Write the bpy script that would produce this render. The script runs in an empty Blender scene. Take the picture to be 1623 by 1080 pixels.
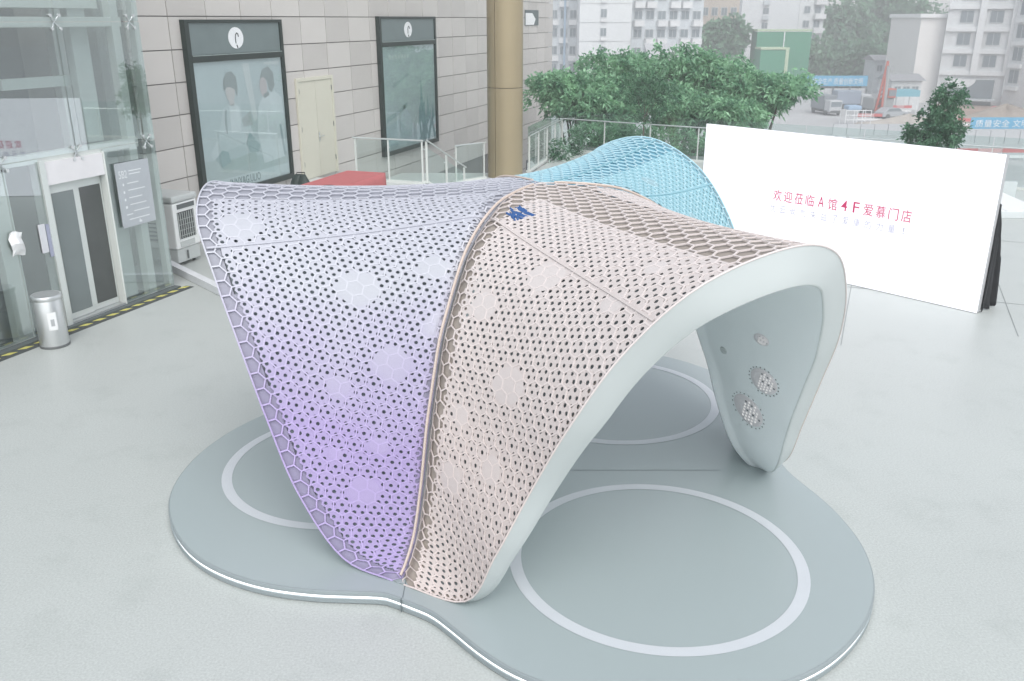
import bpy, bmesh, math, random
import numpy as np
from mathutils import Vector, Matrix

R = math.radians
scene = bpy.context.scene
COL = scene.collection
random.seed(7)
RNG = np.random.default_rng(11)

# ------------------------------------------------------------------ camera
CAM_H, PITCH = 4.4, 20.0
cam = bpy.data.cameras.new('camera')
cam.sensor_width = 36.0
cam.lens = 36.0 * 1400 / 1623
cam.clip_start, cam.clip_end = 0.1, 1500
camo = bpy.data.objects.new('camera', cam)
camo.location = (0, 0, CAM_H)
camo.rotation_euler = (R(90 - PITCH), 0, 0)
COL.objects.link(camo)
scene.camera = camo

# ------------------------------------------------------------------ world, sun, exposure
SUN_ELEV, SUN_AZ = 50.0, 165.0          # azimuth clockwise from +Y
world = bpy.data.worlds.new('World')
scene.world = world
world.use_nodes = True
wn, wl = world.node_tree.nodes, world.node_tree.links
bg = wn['Background']
sky = wn.new('ShaderNodeTexSky')
sky.sky_type = 'NISHITA'
sky.sun_disc = False
sky.sun_elevation = R(SUN_ELEV)
sky.sun_rotation = R(SUN_AZ)
sky.air_density, sky.dust_density, sky.ozone_density = 1.0, 1.0, 1.0
hs = wn.new('ShaderNodeHueSaturation')       # an even overcast: the whole sky greyed alike
hs.inputs['Saturation'].default_value = .25
wl.new(sky.outputs[0], hs.inputs['Color'])
wl.new(hs.outputs[0], bg.inputs[0])
bg.inputs[1].default_value = 0.15
sun = bpy.data.lights.new('sun', 'SUN')
sun.energy, sun.angle, sun.color = 1.1, R(45), (1.0, 0.97, 0.93)
suno = bpy.data.objects.new('sun', sun)
suno.rotation_euler = (R(90 - SUN_ELEV), 0, R(180 - SUN_AZ))
suno.location = (0, 0, 40)
COL.objects.link(suno)
vs = scene.view_settings
vs.view_transform, vs.look, vs.gamma = 'Standard', 'None', 1.0
vs.use_curve_mapping = False
vs.exposure = 0.92
cy = scene.cycles
cy.use_denoising = True
cy.max_bounces, cy.diffuse_bounces, cy.glossy_bounces = 7, 4, 3
cy.transmission_bounces, cy.volume_bounces, cy.transparent_max_bounces = 4, 0, 24
cy.caustics_reflective = cy.caustics_refractive = False
cy.sample_clamp_indirect = 6.0

# ------------------------------------------------------------------ materials
MATS = {}


def pm(name, col, rough=.6, metal=0., var=.10, scale=4., bump=0., bscale=60., spec=.5, emit=None, estr=0., fine=0., fscale=120.):
    """procedural principled material: base colour broken up by noise, optional bump and speckle"""
    if name in MATS:
        return MATS[name]
    m = bpy.data.materials.new(name)
    m.use_nodes = True
    n, l = m.node_tree.nodes, m.node_tree.links
    b = n['Principled BSDF']
    b.inputs['Roughness'].default_value = rough
    b.inputs['Metallic'].default_value = metal
    b.inputs['Specular IOR Level'].default_value = spec
    tc = n.new('ShaderNodeTexCoord')
    nz = n.new('ShaderNodeTexNoise')
    nz.inputs['Scale'].default_value = scale
    nz.inputs['Detail'].default_value = 5
    l.new(tc.outputs['Object'], nz.inputs['Vector'])
    mx = n.new('ShaderNodeMix')
    mx.data_type = 'RGBA'
    mx.inputs[6].default_value = [c * (1 - var) for c in col[:3]] + [1]
    mx.inputs[7].default_value = [min(1, c * (1 + var)) for c in col[:3]] + [1]
    l.new(nz.outputs[0], mx.inputs[0])
    out = mx.outputs[2]
    if fine:
        n2 = n.new('ShaderNodeTexNoise')
        n2.inputs['Scale'].default_value = fscale
        n2.inputs['Detail'].default_value = 3
        l.new(tc.outputs['Object'], n2.inputs['Vector'])
        mr = n.new('ShaderNodeMapRange')
        mr.inputs[1].default_value, mr.inputs[2].default_value = .3, .7
        mr.inputs[3].default_value, mr.inputs[4].default_value = 1 - fine, 1 + fine
        l.new(n2.outputs[0], mr.inputs[0])
        ml = n.new('ShaderNodeMix')
        ml.data_type, ml.blend_type = 'RGBA', 'MULTIPLY'
        ml.inputs[0].default_value = 1
        l.new(out, ml.inputs[6])
        l.new(mr.outputs[0], ml.inputs[7])
        out = ml.outputs[2]
    l.new(out, b.inputs['Base Color'])
    rr = n.new('ShaderNodeMapRange')
    rr.inputs[3].default_value, rr.inputs[4].default_value = max(0, rough - .08), min(1, rough + .08)
    l.new(nz.outputs[0], rr.inputs[0])
    l.new(rr.outputs[0], b.inputs['Roughness'])
    if bump:
        n3 = n.new('ShaderNodeTexNoise')
        n3.inputs['Scale'].default_value = bscale
        n3.inputs['Detail'].default_value = 4
        l.new(tc.outputs['Object'], n3.inputs['Vector'])
        bp = n.new('ShaderNodeBump')
        bp.inputs['Strength'].default_value = bump
        bp.inputs['Distance'].default_value = .01
        l.new(n3.outputs[0], bp.inputs['Height'])
        l.new(bp.outputs[0], b.inputs['Normal'])
    if emit:
        b.inputs['Emission Color'].default_value = list(emit) + [1]
        b.inputs['Emission Strength'].default_value = estr
    MATS[name] = m
    return m


def glass(name, tint=(.86, .94, .93), refl=.06, rough=.0):
    if name in MATS:
        return MATS[name]
    m = bpy.data.materials.new(name)
    m.use_nodes = True
    n, l = m.node_tree.nodes, m.node_tree.links
    n.remove(n['Principled BSDF'])
    tr = n.new('ShaderNodeBsdfTransparent')
    tr.inputs[0].default_value = list(tint) + [1]
    gl = n.new('ShaderNodeBsdfGlossy')
    gl.inputs['Roughness'].default_value = rough
    gl.inputs['Color'].default_value = (.95, 1, 1, 1)
    fr = n.new('ShaderNodeLayerWeight')
    pw = n.new('ShaderNodeMath')
    pw.operation = 'POWER'
    pw.inputs[1].default_value = 4.0
    l.new(fr.outputs['Facing'], pw.inputs[0])
    ad = n.new('ShaderNodeMath')
    ad.operation = 'MULTIPLY_ADD'
    ad.use_clamp = True
    ad.inputs[1].default_value = .7
    ad.inputs[2].default_value = refl
    l.new(pw.outputs[0], ad.inputs[0])
    mx = n.new('ShaderNodeMixShader')
    l.new(ad.outputs[0], mx.inputs[0])
    l.new(tr.outputs[0], mx.inputs[1])
    l.new(gl.outputs[0], mx.inputs[2])
    l.new(mx.outputs[0], n['Material Output'].inputs[0])
    MATS[name] = m
    return m


def emitter(name, col, strength):
    if name in MATS:
        return MATS[name]
    m = bpy.data.materials.new(name)
    m.use_nodes = True
    n, l = m.node_tree.nodes, m.node_tree.links
    b = n['Principled BSDF']
    b.inputs['Base Color'].default_value = [c * .5 for c in col] + [1]
    b.inputs['Emission Color'].default_value = list(col) + [1]
    b.inputs['Emission Strength'].default_value = strength
    MATS[name] = m
    return m


def leaf_mat(name, dark, light, scale=1.4):
    m = bpy.data.materials.new(name)
    m.use_nodes = True
    n, l = m.node_tree.nodes, m.node_tree.links
    b = n['Principled BSDF']
    b.inputs['Roughness'].default_value = .45
    tc = n.new('ShaderNodeTexCoord')
    nz = n.new('ShaderNodeTexNoise')
    nz.inputs['Scale'].default_value = scale
    nz.inputs['Detail'].default_value = 8
    l.new(tc.outputs['Object'], nz.inputs['Vector'])
    cr = n.new('ShaderNodeValToRGB')
    cr.color_ramp.elements[0].position, cr.color_ramp.elements[1].position = .32, .68
    cr.color_ramp.elements[0].color = list(dark) + [1]
    cr.color_ramp.elements[1].color = list(light) + [1]
    l.new(nz.outputs[0], cr.inputs[0])
    l.new(cr.outputs[0], b.inputs['Base Color'])
    tl = n.new('ShaderNodeBsdfTranslucent')
    l.new(cr.outputs[0], tl.inputs[0])
    mx = n.new('ShaderNodeMixShader')
    mx.inputs[0].default_value = .35
    l.new(b.outputs[0], mx.inputs[1])
    l.new(tl.outputs[0], mx.inputs[2])
    l.new(mx.outputs[0], n['Material Output'].inputs[0])
    return m


# ------------------------------------------------------------------ object helpers
ORG = {}


def tag(o, label=None, cat=None, group=None, kind=None):
    if label: o['label'] = label
    if cat: o['category'] = cat
    if group: o['group'] = group
    if kind: o['kind'] = kind
    return o


def thing(name, label, cat, loc, group=None):
    o = bpy.data.objects.new(name, None)
    o.empty_display_size = .2
    o.location = loc
    COL.objects.link(o)
    ORG[o.name] = Vector(loc)
    return tag(o, label, cat, group)


def link(name, me, mat, parent=None, origin=None):
    """mesh given in world coordinates -> object; origin shifted to the parent's or to `origin`"""
    if mat is not None:
        if isinstance(mat, (list, tuple)):
            for m in mat: me.materials.append(m)
        else:
            me.materials.append(mat)
    o = bpy.data.objects.new(name, me)
    COL.objects.link(o)
    if parent is not None:
        og = ORG[parent.name]
        o.parent = parent
        me.transform(Matrix.Translation(-og))
        ORG[o.name] = og
    else:
        og = Vector(origin) if origin is not None else Vector((0, 0, 0))
        me.transform(Matrix.Translation(-og))
        o.location = og
        ORG[o.name] = og
    return o


class MB:
    def __init__(self):
        self.v, self.f, self.mi = [], [], []

    def add(self, vs_, fs, mi=0):
        k = len(self.v)
        self.v += [tuple(p) for p in vs_]
        self.f += [tuple(i + k for i in q) for q in fs]
        self.mi += [mi] * len(fs)
        return self

    def box(self, lo, hi, f=None, mi=0):
        f = f or (lambda a, b, c: (a, b, c))
        c = [f(x, y, z) for z in (lo[2], hi[2]) for y in (lo[1], hi[1]) for x in (lo[0], hi[0])]
        return self.add(c, [(0, 2, 3, 1), (4, 5, 7, 6), (0, 1, 5, 4), (2, 6, 7, 3), (0, 4, 6, 2), (1, 3, 7, 5)], mi)

    def tube(self, pts, r, n=8, mi=0, cap=True):
        pts = [Vector(p) for p in pts]
        rs = r if isinstance(r, (list, tuple)) else [r] * len(pts)
        rings = []
        for i, p in enumerate(pts):
            t = (pts[min(i + 1, len(pts) - 1)] - pts[max(i - 1, 0)]).normalized()
            a = t.orthogonal().normalized() if i == 0 else (rings[-1][1] - t * rings[-1][1].dot(t)).normalized()
            b = t.cross(a)
            rings.append(([p + (a * math.cos(2 * math.pi * k / n) + b * math.sin(2 * math.pi * k / n)) * rs[i] for k in range(n)], a))
        vs_ = [q for rg in rings for q in rg[0]]
        fs = [(i * n + k, i * n + (k + 1) % n, (i + 1) * n + (k + 1) % n, (i + 1) * n + k) for i in range(len(pts) - 1) for k in range(n)]
        if cap:
            fs += [tuple(range(n))[::-1], tuple(range((len(pts) - 1) * n, len(pts) * n))]
        return self.add(vs_, fs, mi)

    def prism(self, poly, z0, z1, f=None, mi=0):
        f = f or (lambda a, b, c: (a, b, c))
        n = len(poly)
        vs_ = [f(x, y, z0) for x, y in poly] + [f(x, y, z1) for x, y in poly]
        return self.add(vs_, [tuple(range(n))[::-1], tuple(range(n, 2 * n))] + [(i, (i + 1) % n, n + (i + 1) % n, n + i) for i in range(n)], mi)

    def lathe(self, prof, c, n=24, mi=0):
        vs_ = [(c[0] + r * math.cos(2 * math.pi * k / n), c[1] + r * math.sin(2 * math.pi * k / n), c[2] + z) for r, z in prof for k in range(n)]
        fs = [(i * n + k, i * n + (k + 1) % n, (i + 1) * n + (k + 1) % n, (i + 1) * n + k) for i in range(len(prof) - 1) for k in range(n)]
        fs += [tuple(range(n))[::-1], tuple(range((len(prof) - 1) * n, len(prof) * n))]
        return self.add(vs_, fs, mi)

    def mesh(self, name, smooth=False, bevel=0, recalc=True):
        me = bpy.data.meshes.new(name)
        me.from_pydata(self.v, [], self.f)
        me.polygons.foreach_set('material_index', self.mi)
        if recalc or bevel:
            bm = bmesh.new()
            bm.from_mesh(me)
            if recalc:
                bmesh.ops.recalc_face_normals(bm, faces=bm.faces)
            if bevel:
                bmesh.ops.bevel(bm, geom=[e for e in bm.edges if e.calc_face_angle(0) > .5], offset=bevel, segments=2, affect='EDGES', profile=.6)
            bm.to_mesh(me)
            bm.free()
        if smooth:
            me.polygons.foreach_set('use_smooth', [True] * len(me.polygons))
            me.update()
            try:
                me.set_sharp_from_angle(angle=R(40))
            except Exception:
                pass
        me.update()
        return me

    def build(self, name, mat, parent=None, origin=None, smooth=False, bevel=0, recalc=True):
        return link(name, self.mesh(name, smooth, bevel, recalc), mat, parent, origin)


def grid_mesh(name, P, smooth=True, flip=False):
    """P: (n,m,3) array"""
    n, m = P.shape[:2]
    idx = np.arange(n * m).reshape(n, m)
    q = np.stack([idx[:-1, :-1], idx[:-1, 1:], idx[1:, 1:], idx[1:, :-1]], -1).reshape(-1, 4)
    if flip: q = q[:, ::-1]
    return np_mesh(name, P.reshape(-1, 3), q, smooth)


def np_mesh(name, V, Q, smooth=False):
    me = bpy.data.meshes.new(name)
    V = np.asarray(V, dtype=np.float32)
    Q = np.asarray(Q, dtype=np.int32)
    k = Q.shape[1]
    me.vertices.add(len(V))
    me.vertices.foreach_set('co', V.ravel())
    me.loops.add(Q.size)
    me.loops.foreach_set('vertex_index', Q.ravel())
    me.polygons.add(len(Q))
    me.polygons.foreach_set('loop_start', np.arange(0, Q.size, k, dtype=np.int32))
    me.polygons.foreach_set('loop_total', np.full(len(Q), k, dtype=np.int32))
    me.polygons.foreach_set('use_smooth', [bool(smooth)] * len(Q))
    me.update(calc_edges=True)
    me.validate()
    return me


def frame(P, e):
    """local frame: s along e, n to the right-hand outward side, z up"""
    L = math.hypot(*e)
    ex, ey = e[0] / L, e[1] / L
    return lambda s, n, z: (P[0] + ex * s + ey * n, P[1] + ey * s - ex * n, z)


def text_mesh(body, size, f, s0, s1, zb, n, parent, mat, name='lettering', spacing=1.0, thick=.002, bold=0., zh=None):
    """flat lettering standing on plane f(s, n, z), running from s0 to s1 with its baseline at zb"""
    cu = bpy.data.curves.new(name, 'FONT')
    cu.body, cu.size, cu.space_character = body, size, spacing
    cu.extrude = thick / 2
    cu.offset = bold
    cu.resolution_u = 3
    o = bpy.data.objects.new(name, cu)
    COL.objects.link(o)
    bpy.context.view_layer.update()
    me = bpy.data.meshes.new_from_object(o.evaluated_get(bpy.context.evaluated_depsgraph_get()))
    bpy.data.objects.remove(o)
    bpy.data.curves.remove(cu)
    n_ = len(me.vertices)
    if not n_:
        return None
    co = np.zeros(n_ * 3)
    me.vertices.foreach_get('co', co)
    co = co.reshape(-1, 3)
    x0, x1 = co[:, 0].min(), co[:, 0].max()
    k = (s1 - s0) / max(1e-6, x1 - x0)
    yk = 1.0 if zh is None else zh / max(1e-6, co[:, 1].max())
    W = np.array([f(s0 + (p[0] - x0) * k, n + p[2], zb + p[1] * yk) for p in co])
    me.vertices.foreach_set('co', W.ravel())
    me.update()
    me.name = name
    me.materials.clear()
    return link(name, me, mat, parent)


# common materials
M_WHITE = pm('white paint', (.78, .79, .79), .45, var=.04)
M_STEEL = pm('brushed steel', (.66, .68, .68), .36, .85, var=.04, scale=3)
M_PALESTEEL = pm('pale coated steel', (.62, .66, .64), .4, .2, var=.05)
M_DARK = pm('dark interior', (.035, .045, .045), .6, var=.3, scale=2)
M_BLACK = pm('black cloth', (.018, .02, .022), .9, var=.4, scale=6, bump=.4, bscale=30)
M_GLASS = glass('balustrade glass', (.91, .955, .945), .05)

# ================================================================== THE SETTING
STREET = -8.7
M_STREET = pm('street concrete', (.45, .46, .46), .85, var=.25, scale=.12, fine=.12, fscale=1.5)
mb = MB()
mb.add([(-420, -120, STREET), (480, -120, STREET), (480, 520, STREET), (-420, 520, STREET)], [(0, 1, 2, 3)])
tag(mb.build('street_ground', M_STREET, recalc=False), kind='structure')


def floor_material():
    m = pm('terrace stone', (.46, .49, .472), .42, var=.07, scale=.55, fine=.11, fscale=55, bump=.06, bscale=45)
    n, l = m.node_tree.nodes, m.node_tree.links
    b = n['Principled BSDF']
    # darker scuffs and stains of their own shape
    src = b.inputs['Base Color'].links[0].from_socket
    tc = n.new('ShaderNodeTexCoord')
    nz = n.new('ShaderNodeTexNoise')
    nz.inputs['Scale'].default_value, nz.inputs['Detail'].default_value = 1.7, 9
    nz.inputs['Roughness'].default_value = .7
    l.new(tc.outputs['Object'], nz.inputs['Vector'])
    cr = n.new('ShaderNodeValToRGB')
    cr.color_ramp.elements[0].position, cr.color_ramp.elements[1].position = .52, .72
    cr.color_ramp.elements[0].color, cr.color_ramp.elements[1].color = (1, 1, 1, 1), (.90, .91, .905, 1)
    l.new(nz.outputs[0], cr.inputs[0])
    mx = n.new('ShaderNodeMix')
    mx.data_type, mx.blend_type = 'RGBA', 'MULTIPLY'
    mx.inputs[0].default_value = 1
    l.new(src, mx.inputs[6])
    l.new(cr.outputs[0], mx.inputs[7])
    l.new(mx.outputs[2], b.inputs['Base Color'])
    return m


M_FLOOR = floor_material()
terr = [(-22, -8), (26, -8), (26, 16.7), (1.95, 32.05), (.62, 27.0), (-3.35, 27.0), (-6.2, 18.9), (-9.5, 9.5), (-22, 9.0)]
mb = MB()
mb.prism(terr, -.5, 0)
floor = tag(mb.build('terrace_floor', M_FLOOR), kind='structure')
FE = (.38, .925)
fj = frame((6.01, 15.03), FE)
M_JOINT = pm('floor joint', (.27, .29, .29), .8)
for s0, s1, n0 in ((-3.4, 9, 0), (-2, 8, 2.4), (1, 8, -2.4)):
    mb = MB()
    mb.box((s0, n0 - .006, .001), (s1, n0 + .006, .004), fj)
    mb.build('slab_joint', M_JOINT, floor)
for s_, n0, n1 in ((-.25, -1.6, 4), (4.6, -2.4, 4)):
    mb = MB()
    mb.box((s_ - .006, n0, .0045), (s_ + .006, n1, .0065), fj)
    mb.build('slab_joint', M_JOINT, floor)

# ------------------------------------------------------------------ tiled wall along the left
WP, WE = (-6.9, 17.0), (.328, .945)
fw = frame(WP, WE)
WANG = math.atan2(WE[1], WE[0])
wall = thing('tiled_wall', 'tall wall clad in large pale grey stone tiles behind the pavilion', 'wall', fw(12, 0, 0))
mb = MB()
mb.box((-6.5, -.8, STREET), (26.1, -.034, 6.6), fw)
mb.build('wall_core', pm('wall mortar', (.20, .20, .19), .9), wall)
M_TILE = pm('wall stone tile', (.525, .505, .478), .62, var=.07, scale=1.3, fine=.05, fscale=60, bump=.06, bscale=25)
oi = M_TILE.node_tree.nodes.new('ShaderNodeObjectInfo')      # every tile its own shade
rmp = M_TILE.node_tree.nodes.new('ShaderNodeMapRange')
rmp.inputs[3].default_value, rmp.inputs[4].default_value = .90, 1.06
M_TILE.node_tree.links.new(oi.outputs['Random'], rmp.inputs[0])
tmx = M_TILE.node_tree.nodes.new('ShaderNodeMix')
tmx.data_type, tmx.blend_type = 'RGBA', 'MULTIPLY'
tmx.inputs[0].default_value = 1
tb_ = M_TILE.node_tree.nodes['Principled BSDF'].inputs['Base Color']
M_TILE.node_tree.links.new(tb_.links[0].from_socket, tmx.inputs[6])
M_TILE.node_tree.links.new(rmp.outputs[0], tmx.inputs[7])
M_TILE.node_tree.links.new(tmx.outputs[2], tb_)
TW, TH = 1.165, .612
mb = MB()
mb.box((0, -.033, 0), (TW - .022, 0, TH - .02))
tile_me = mb.mesh('tile', bevel=.004)
tile_me.materials.append(M_TILE)
tile_n = 0
for c in range(-1, 22):
    s_ = 1.0 + c * TW
    zr = range(-1, 9) if c < 17 else range(-5, 9)
    for r_ in zr:
        z_ = .165 + r_ * TH
        o = bpy.data.objects.new('tile', tile_me)
        p = fw(s_ + .011, 0.0 + random.uniform(-.003, .003), z_ + .01)
        COL.objects.link(o)
        o.parent = wall
        o.location = Vector(p) - ORG[wall.name]
        o.rotation_euler = (0, 0, WANG)
        tile_n += 1
# tile mesh local y points opposite to the frame's outward n: mirror once
for v in tile_me.vertices: v.co.y = -v.co.y
tile_me.flip_normals()
M_WINDARK = pm('window dark glass', (.10, .13, .13), .12, var=.2)
for s0, s1, z0, z1 in ((22.6, 24.4, 4.15, 4.75), (22.9, 24.4, -1.95, -1.35)):
    mb = MB()
    mb.box((s0, .012, z0), (s1, .03, z1), fw)
    w = mb.build('window', M_WINDARK, wall)
    mb = MB()
    mb.prism([(s0 + .05, z0 + .02), (s0 + (s1 - s0) * .62, z0 + .02), (s0 + (s1 - s0) * .75, z0 + .24), (s0 + (s1 - s0) * .5, z1 - .12), (s0 + .05, z1 - .12)], .031, .045, lambda a, b, c: fw(a, c, b))
    mb.build('blind', M_WHITE, w)

# ------------------------------------------------------------------ raised landing by the wall, steps and glass railing
M_LAND = pm('landing stone', (.50, .52, .51), .6, var=.08, scale=2)
mb = MB()
mb.box((1.7, .005, .002), (5.85, 3.0, .62), fw)
land = tag(mb.build('landing', M_LAND), kind='structure')
for i in range(4):
    mb = MB()
    mb.box((5.852 + .5 * i, 1.25, .002), (6.348 + .5 * i, 3.0, .62 - .13 * (i + 1)), fw)
    mb.build('step', M_LAND, land)

# ------------------------------------------------------------------ trefoil platform
CX, CY = .257, 8.07
PZ = .12
pl_tab = [(-60, 2.515), (-55, 2.52), (-50, 2.56), (-45, 2.69), (-40, 2.87), (-35, 3.05), (-30, 3.19), (-20, 3.36), (-10, 3.49), (0, 3.57), (10, 3.59), (20, 3.51), (30, 3.36), (40, 3.11), (50, 2.79), (55, 2.63), (60, 2.515)]

pl_tab2 = pl_tab[:10] + [(10, 3.53), (20, 3.41), (30, 3.20), (40, 2.93), (50, 2.66), (55, 2.56), (60, 2.515)]


def pl_rad(deg):
    """radius of the trefoil outline: three lobes at 60, 180 and 300 degrees, each leaning a little"""
    d = ((deg - 60 + 60) % 120) - 60
    tab = pl_tab if 115 < deg % 360 < 240.01 else pl_tab2
    xs = [p[0] for p in pl_tab]
    xs = [xs[-2] - 120] + xs + [xs[1] + 120]
    ys = [tab[-2][1]] + [p[1] for p in tab] + [tab[1][1]]
    k = max(1, min(len(xs) - 3, int(np.searchsorted(xs, d, 'right')) - 1))
    h = xs[k + 1] - xs[k]
    t = (d - xs[k]) / h
    m0 = (ys[k + 1] - ys[k - 1]) / (xs[k + 1] - xs[k - 1]) * h
    m1 = (ys[k + 2] - ys[k]) / (xs[k + 2] - xs[k]) * h
    return (2 * t ** 3 - 3 * t ** 2 + 1) * ys[k] + (t ** 3 - 2 * t ** 2 + t) * m0 + (3 * t ** 2 - 2 * t ** 3) * ys[k + 1] + (t ** 3 - t ** 2) * m1


NPL = 240
pl_ang = [360 * i / NPL for i in range(NPL)]


def pl_ring(off, z):
    """outline pushed inwards by off"""
    pts = [Vector((CX + pl_rad(a) * math.cos(R(a)), CY + pl_rad(a) * math.sin(R(a)), z)) for a in pl_ang]
    out = []
    for i, p in enumerate(pts):
        t = (pts[(i + 1) % NPL] - pts[i - 1]).normalized()
        out.append(p - Vector((t.y, -t.x, 0)) * off)
    return out


def ring_strip(mb, levels):
    k = len(mb.v)
    for off, z in levels:
        mb.v += [tuple(p) for p in pl_ring(off, z)]
    for j in range(len(levels) - 1):
        for i in range(NPL):
            mb.f.append((k + j * NPL + i, k + j * NPL + (i + 1) % NPL, k + (j + 1) * NPL + (i + 1) % NPL, k + (j + 1) * NPL + i))
            mb.mi.append(0)
    return k


plat = thing('platform', 'low blue-grey trefoil platform with white rings and a glowing edge', 'platform', (CX, CY, 0))
M_PLAT = pm('platform sheet', (.345, .40, .405), .28, var=.025, scale=.5)
pb_ = M_PLAT.node_tree.nodes['Principled BSDF'].inputs['Roughness']
M_PLAT.node_tree.links.remove(pb_.links[0])
pb_.default_value = .22
M_PLATEDGE = pm('platform edge', (.26, .30, .31), .5, var=.05)
mb = MB()
k = ring_strip(mb, [(.014, PZ), (.05, PZ)])
mb.v += [tuple(p) for p in pl_ring(.05, PZ)]
mb.f.append(tuple(range(len(mb.v) - NPL, len(mb.v))))
mb.mi.append(0)
mb.build('platform_top', M_PLAT, plat, recalc=True)
mb = MB()
ring_strip(mb, [(.0135, PZ - .001), (.004, PZ - .005), (0, PZ - .014), (0, .078), (.02, .076)])
mb.build('platform_lip', M_PLATEDGE, plat, smooth=True)
mb = MB()
ring_strip(mb, [(.014, .0765), (.006, .072), (.004, .064), (.006, .056), (.014, .052)])
mb.build('light_strip', emitter('led edge strip', (.95, .97, 1.0), 1.0), plat, smooth=True)
mb = MB()
ring_strip(mb, [(.02, .0525), (.0, .051), (.0, .012), (.02, .0)])
mb.build('platform_skirt', M_PLATEDGE, plat, smooth=True)
M_RING = pm('white floor vinyl', (.56, .59, .62), .35, var=.04)
for a in (180, 60, -60):
    c = (CX + 1.93 * math.cos(R(a)), CY + 1.93 * math.sin(R(a)))
    mb = MB()
    n = 96
    vs_ = [(c[0] + r_ * math.cos(2 * math.pi * i / n), c[1] + r_ * math.sin(2 * math.pi * i / n), PZ + .003) for r_ in (1.145, 1.245) for i in range(n)]
    mb.add(vs_, [(i, (i + 1) % n, n + (i + 1) % n, n + i) for i in range(n)])
    mb.build('floor_ring', M_RING, plat, recalc=False)
for a, b in (((CX - .9, 7.93), (CX + 1.85, 7.93)), ((-.86, 5.84), (-.86, 6.3))):
    d = (Vector(b) - Vector(a)).normalized()
    nn = Vector((-d.y, d.x)) * .004
    mb = MB()
    mb.add([(a[0] + nn.x, a[1] + nn.y, PZ + .0018), (a[0] - nn.x, a[1] - nn.y, PZ + .0018), (b[0] - nn.x, b[1] - nn.y, PZ + .0018), (b[0] + nn.x, b[1] + nn.y, PZ + .0018)], [(0, 1, 2, 3)])
    mb.build('sheet_joint', pm('platform joint', (.14, .17, .175), .7), plat, recalc=False)
mb = MB()
mb.box((-.875, 5.805, .01), (-.868, 5.95, .1195))
mb.build('edge_joint', pm('platform joint', (.14, .17, .175), .7), plat)

# ================================================================== THE PAVILION
FOOT = 2.36
SEAM = np.array([(0, 3.0), (.25, 2.995), (.48, 2.98), (.74, 2.94), (1.0, 2.83), (1.2, 2.69), (1.34, 2.54), (1.52, 2.26), (1.67, 1.99), (1.8, 1.6), (1.89, 1.3), (1.98, .89), (2.1, .48), (2.22, .27), (2.36, .13)])
RIMS = {
    -60: [[-1.717, 1.731, 0.179], [-1.609, 2.033, 0.726], [-1.418, 2.214, 1.301], [-1.277, 2.467, 1.867], [-1.017, 2.677, 2.407], [-0.632, 2.905, 2.848], [-0.009, 3.014, 3.038], [0.571, 2.898, 2.907], [0.995, 2.686, 2.509], [1.275, 2.455, 2.03], [1.455, 2.19, 1.522], [1.60, 1.935, 0.985], [1.775, 1.655, 0.459]],
    180: [[-1.724, 1.726, 0.18], [-1.61, 2.034, 0.722], [-1.408, 2.222, 1.294], [-1.268, 2.468, 1.863], [-0.991, 2.691, 2.389], [-0.594, 2.926, 2.821], [0.013, 3.024, 2.997], [0.621, 2.949, 2.814], [1.013, 2.719, 2.382], [1.283, 2.484, 1.857], [1.44, 2.276, 1.276], [1.622, 2.032, 0.713], [1.80, 1.66, 0.2]],
    60: [[-1.729, 1.728, 0.174], [-1.618, 2.036, 0.712], [-1.412, 2.221, 1.281], [-1.257, 2.458, 1.851], [-0.952, 2.667, 2.385], [-0.491, 2.871, 2.824], [0.141, 2.96, 3.076], [0.726, 2.883, 2.932], [1.085, 2.667, 2.489], [1.327, 2.456, 1.938], [1.44, 2.218, 1.343], [1.625, 2.034, 0.75], [1.73, 1.727, 0.192]],
}


def catmull(K, n=24):
    K = np.asarray(K, float)
    E = np.vstack([2 * K[0] - K[1], K, 2 * K[-1] - K[-2]])
    out = []
    for i in range(len(K) - 1):
        a, b, c, d = E[i:i + 4]
        t = np.linspace(0, 1, n, endpoint=(i == len(K) - 2))[:, None]
        out.append(.5 * ((2 * b) + (-a + c) * t + (2 * a - 5 * b + 4 * c - d) * t ** 2 + (-a + 3 * b - 3 * c + d) * t ** 3))
    return np.vstack(out)


def arc(P):
    d = np.r_[0, np.cumsum(np.linalg.norm(np.diff(P, axis=0), axis=1))]
    return d / d[-1], d[-1]


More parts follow.
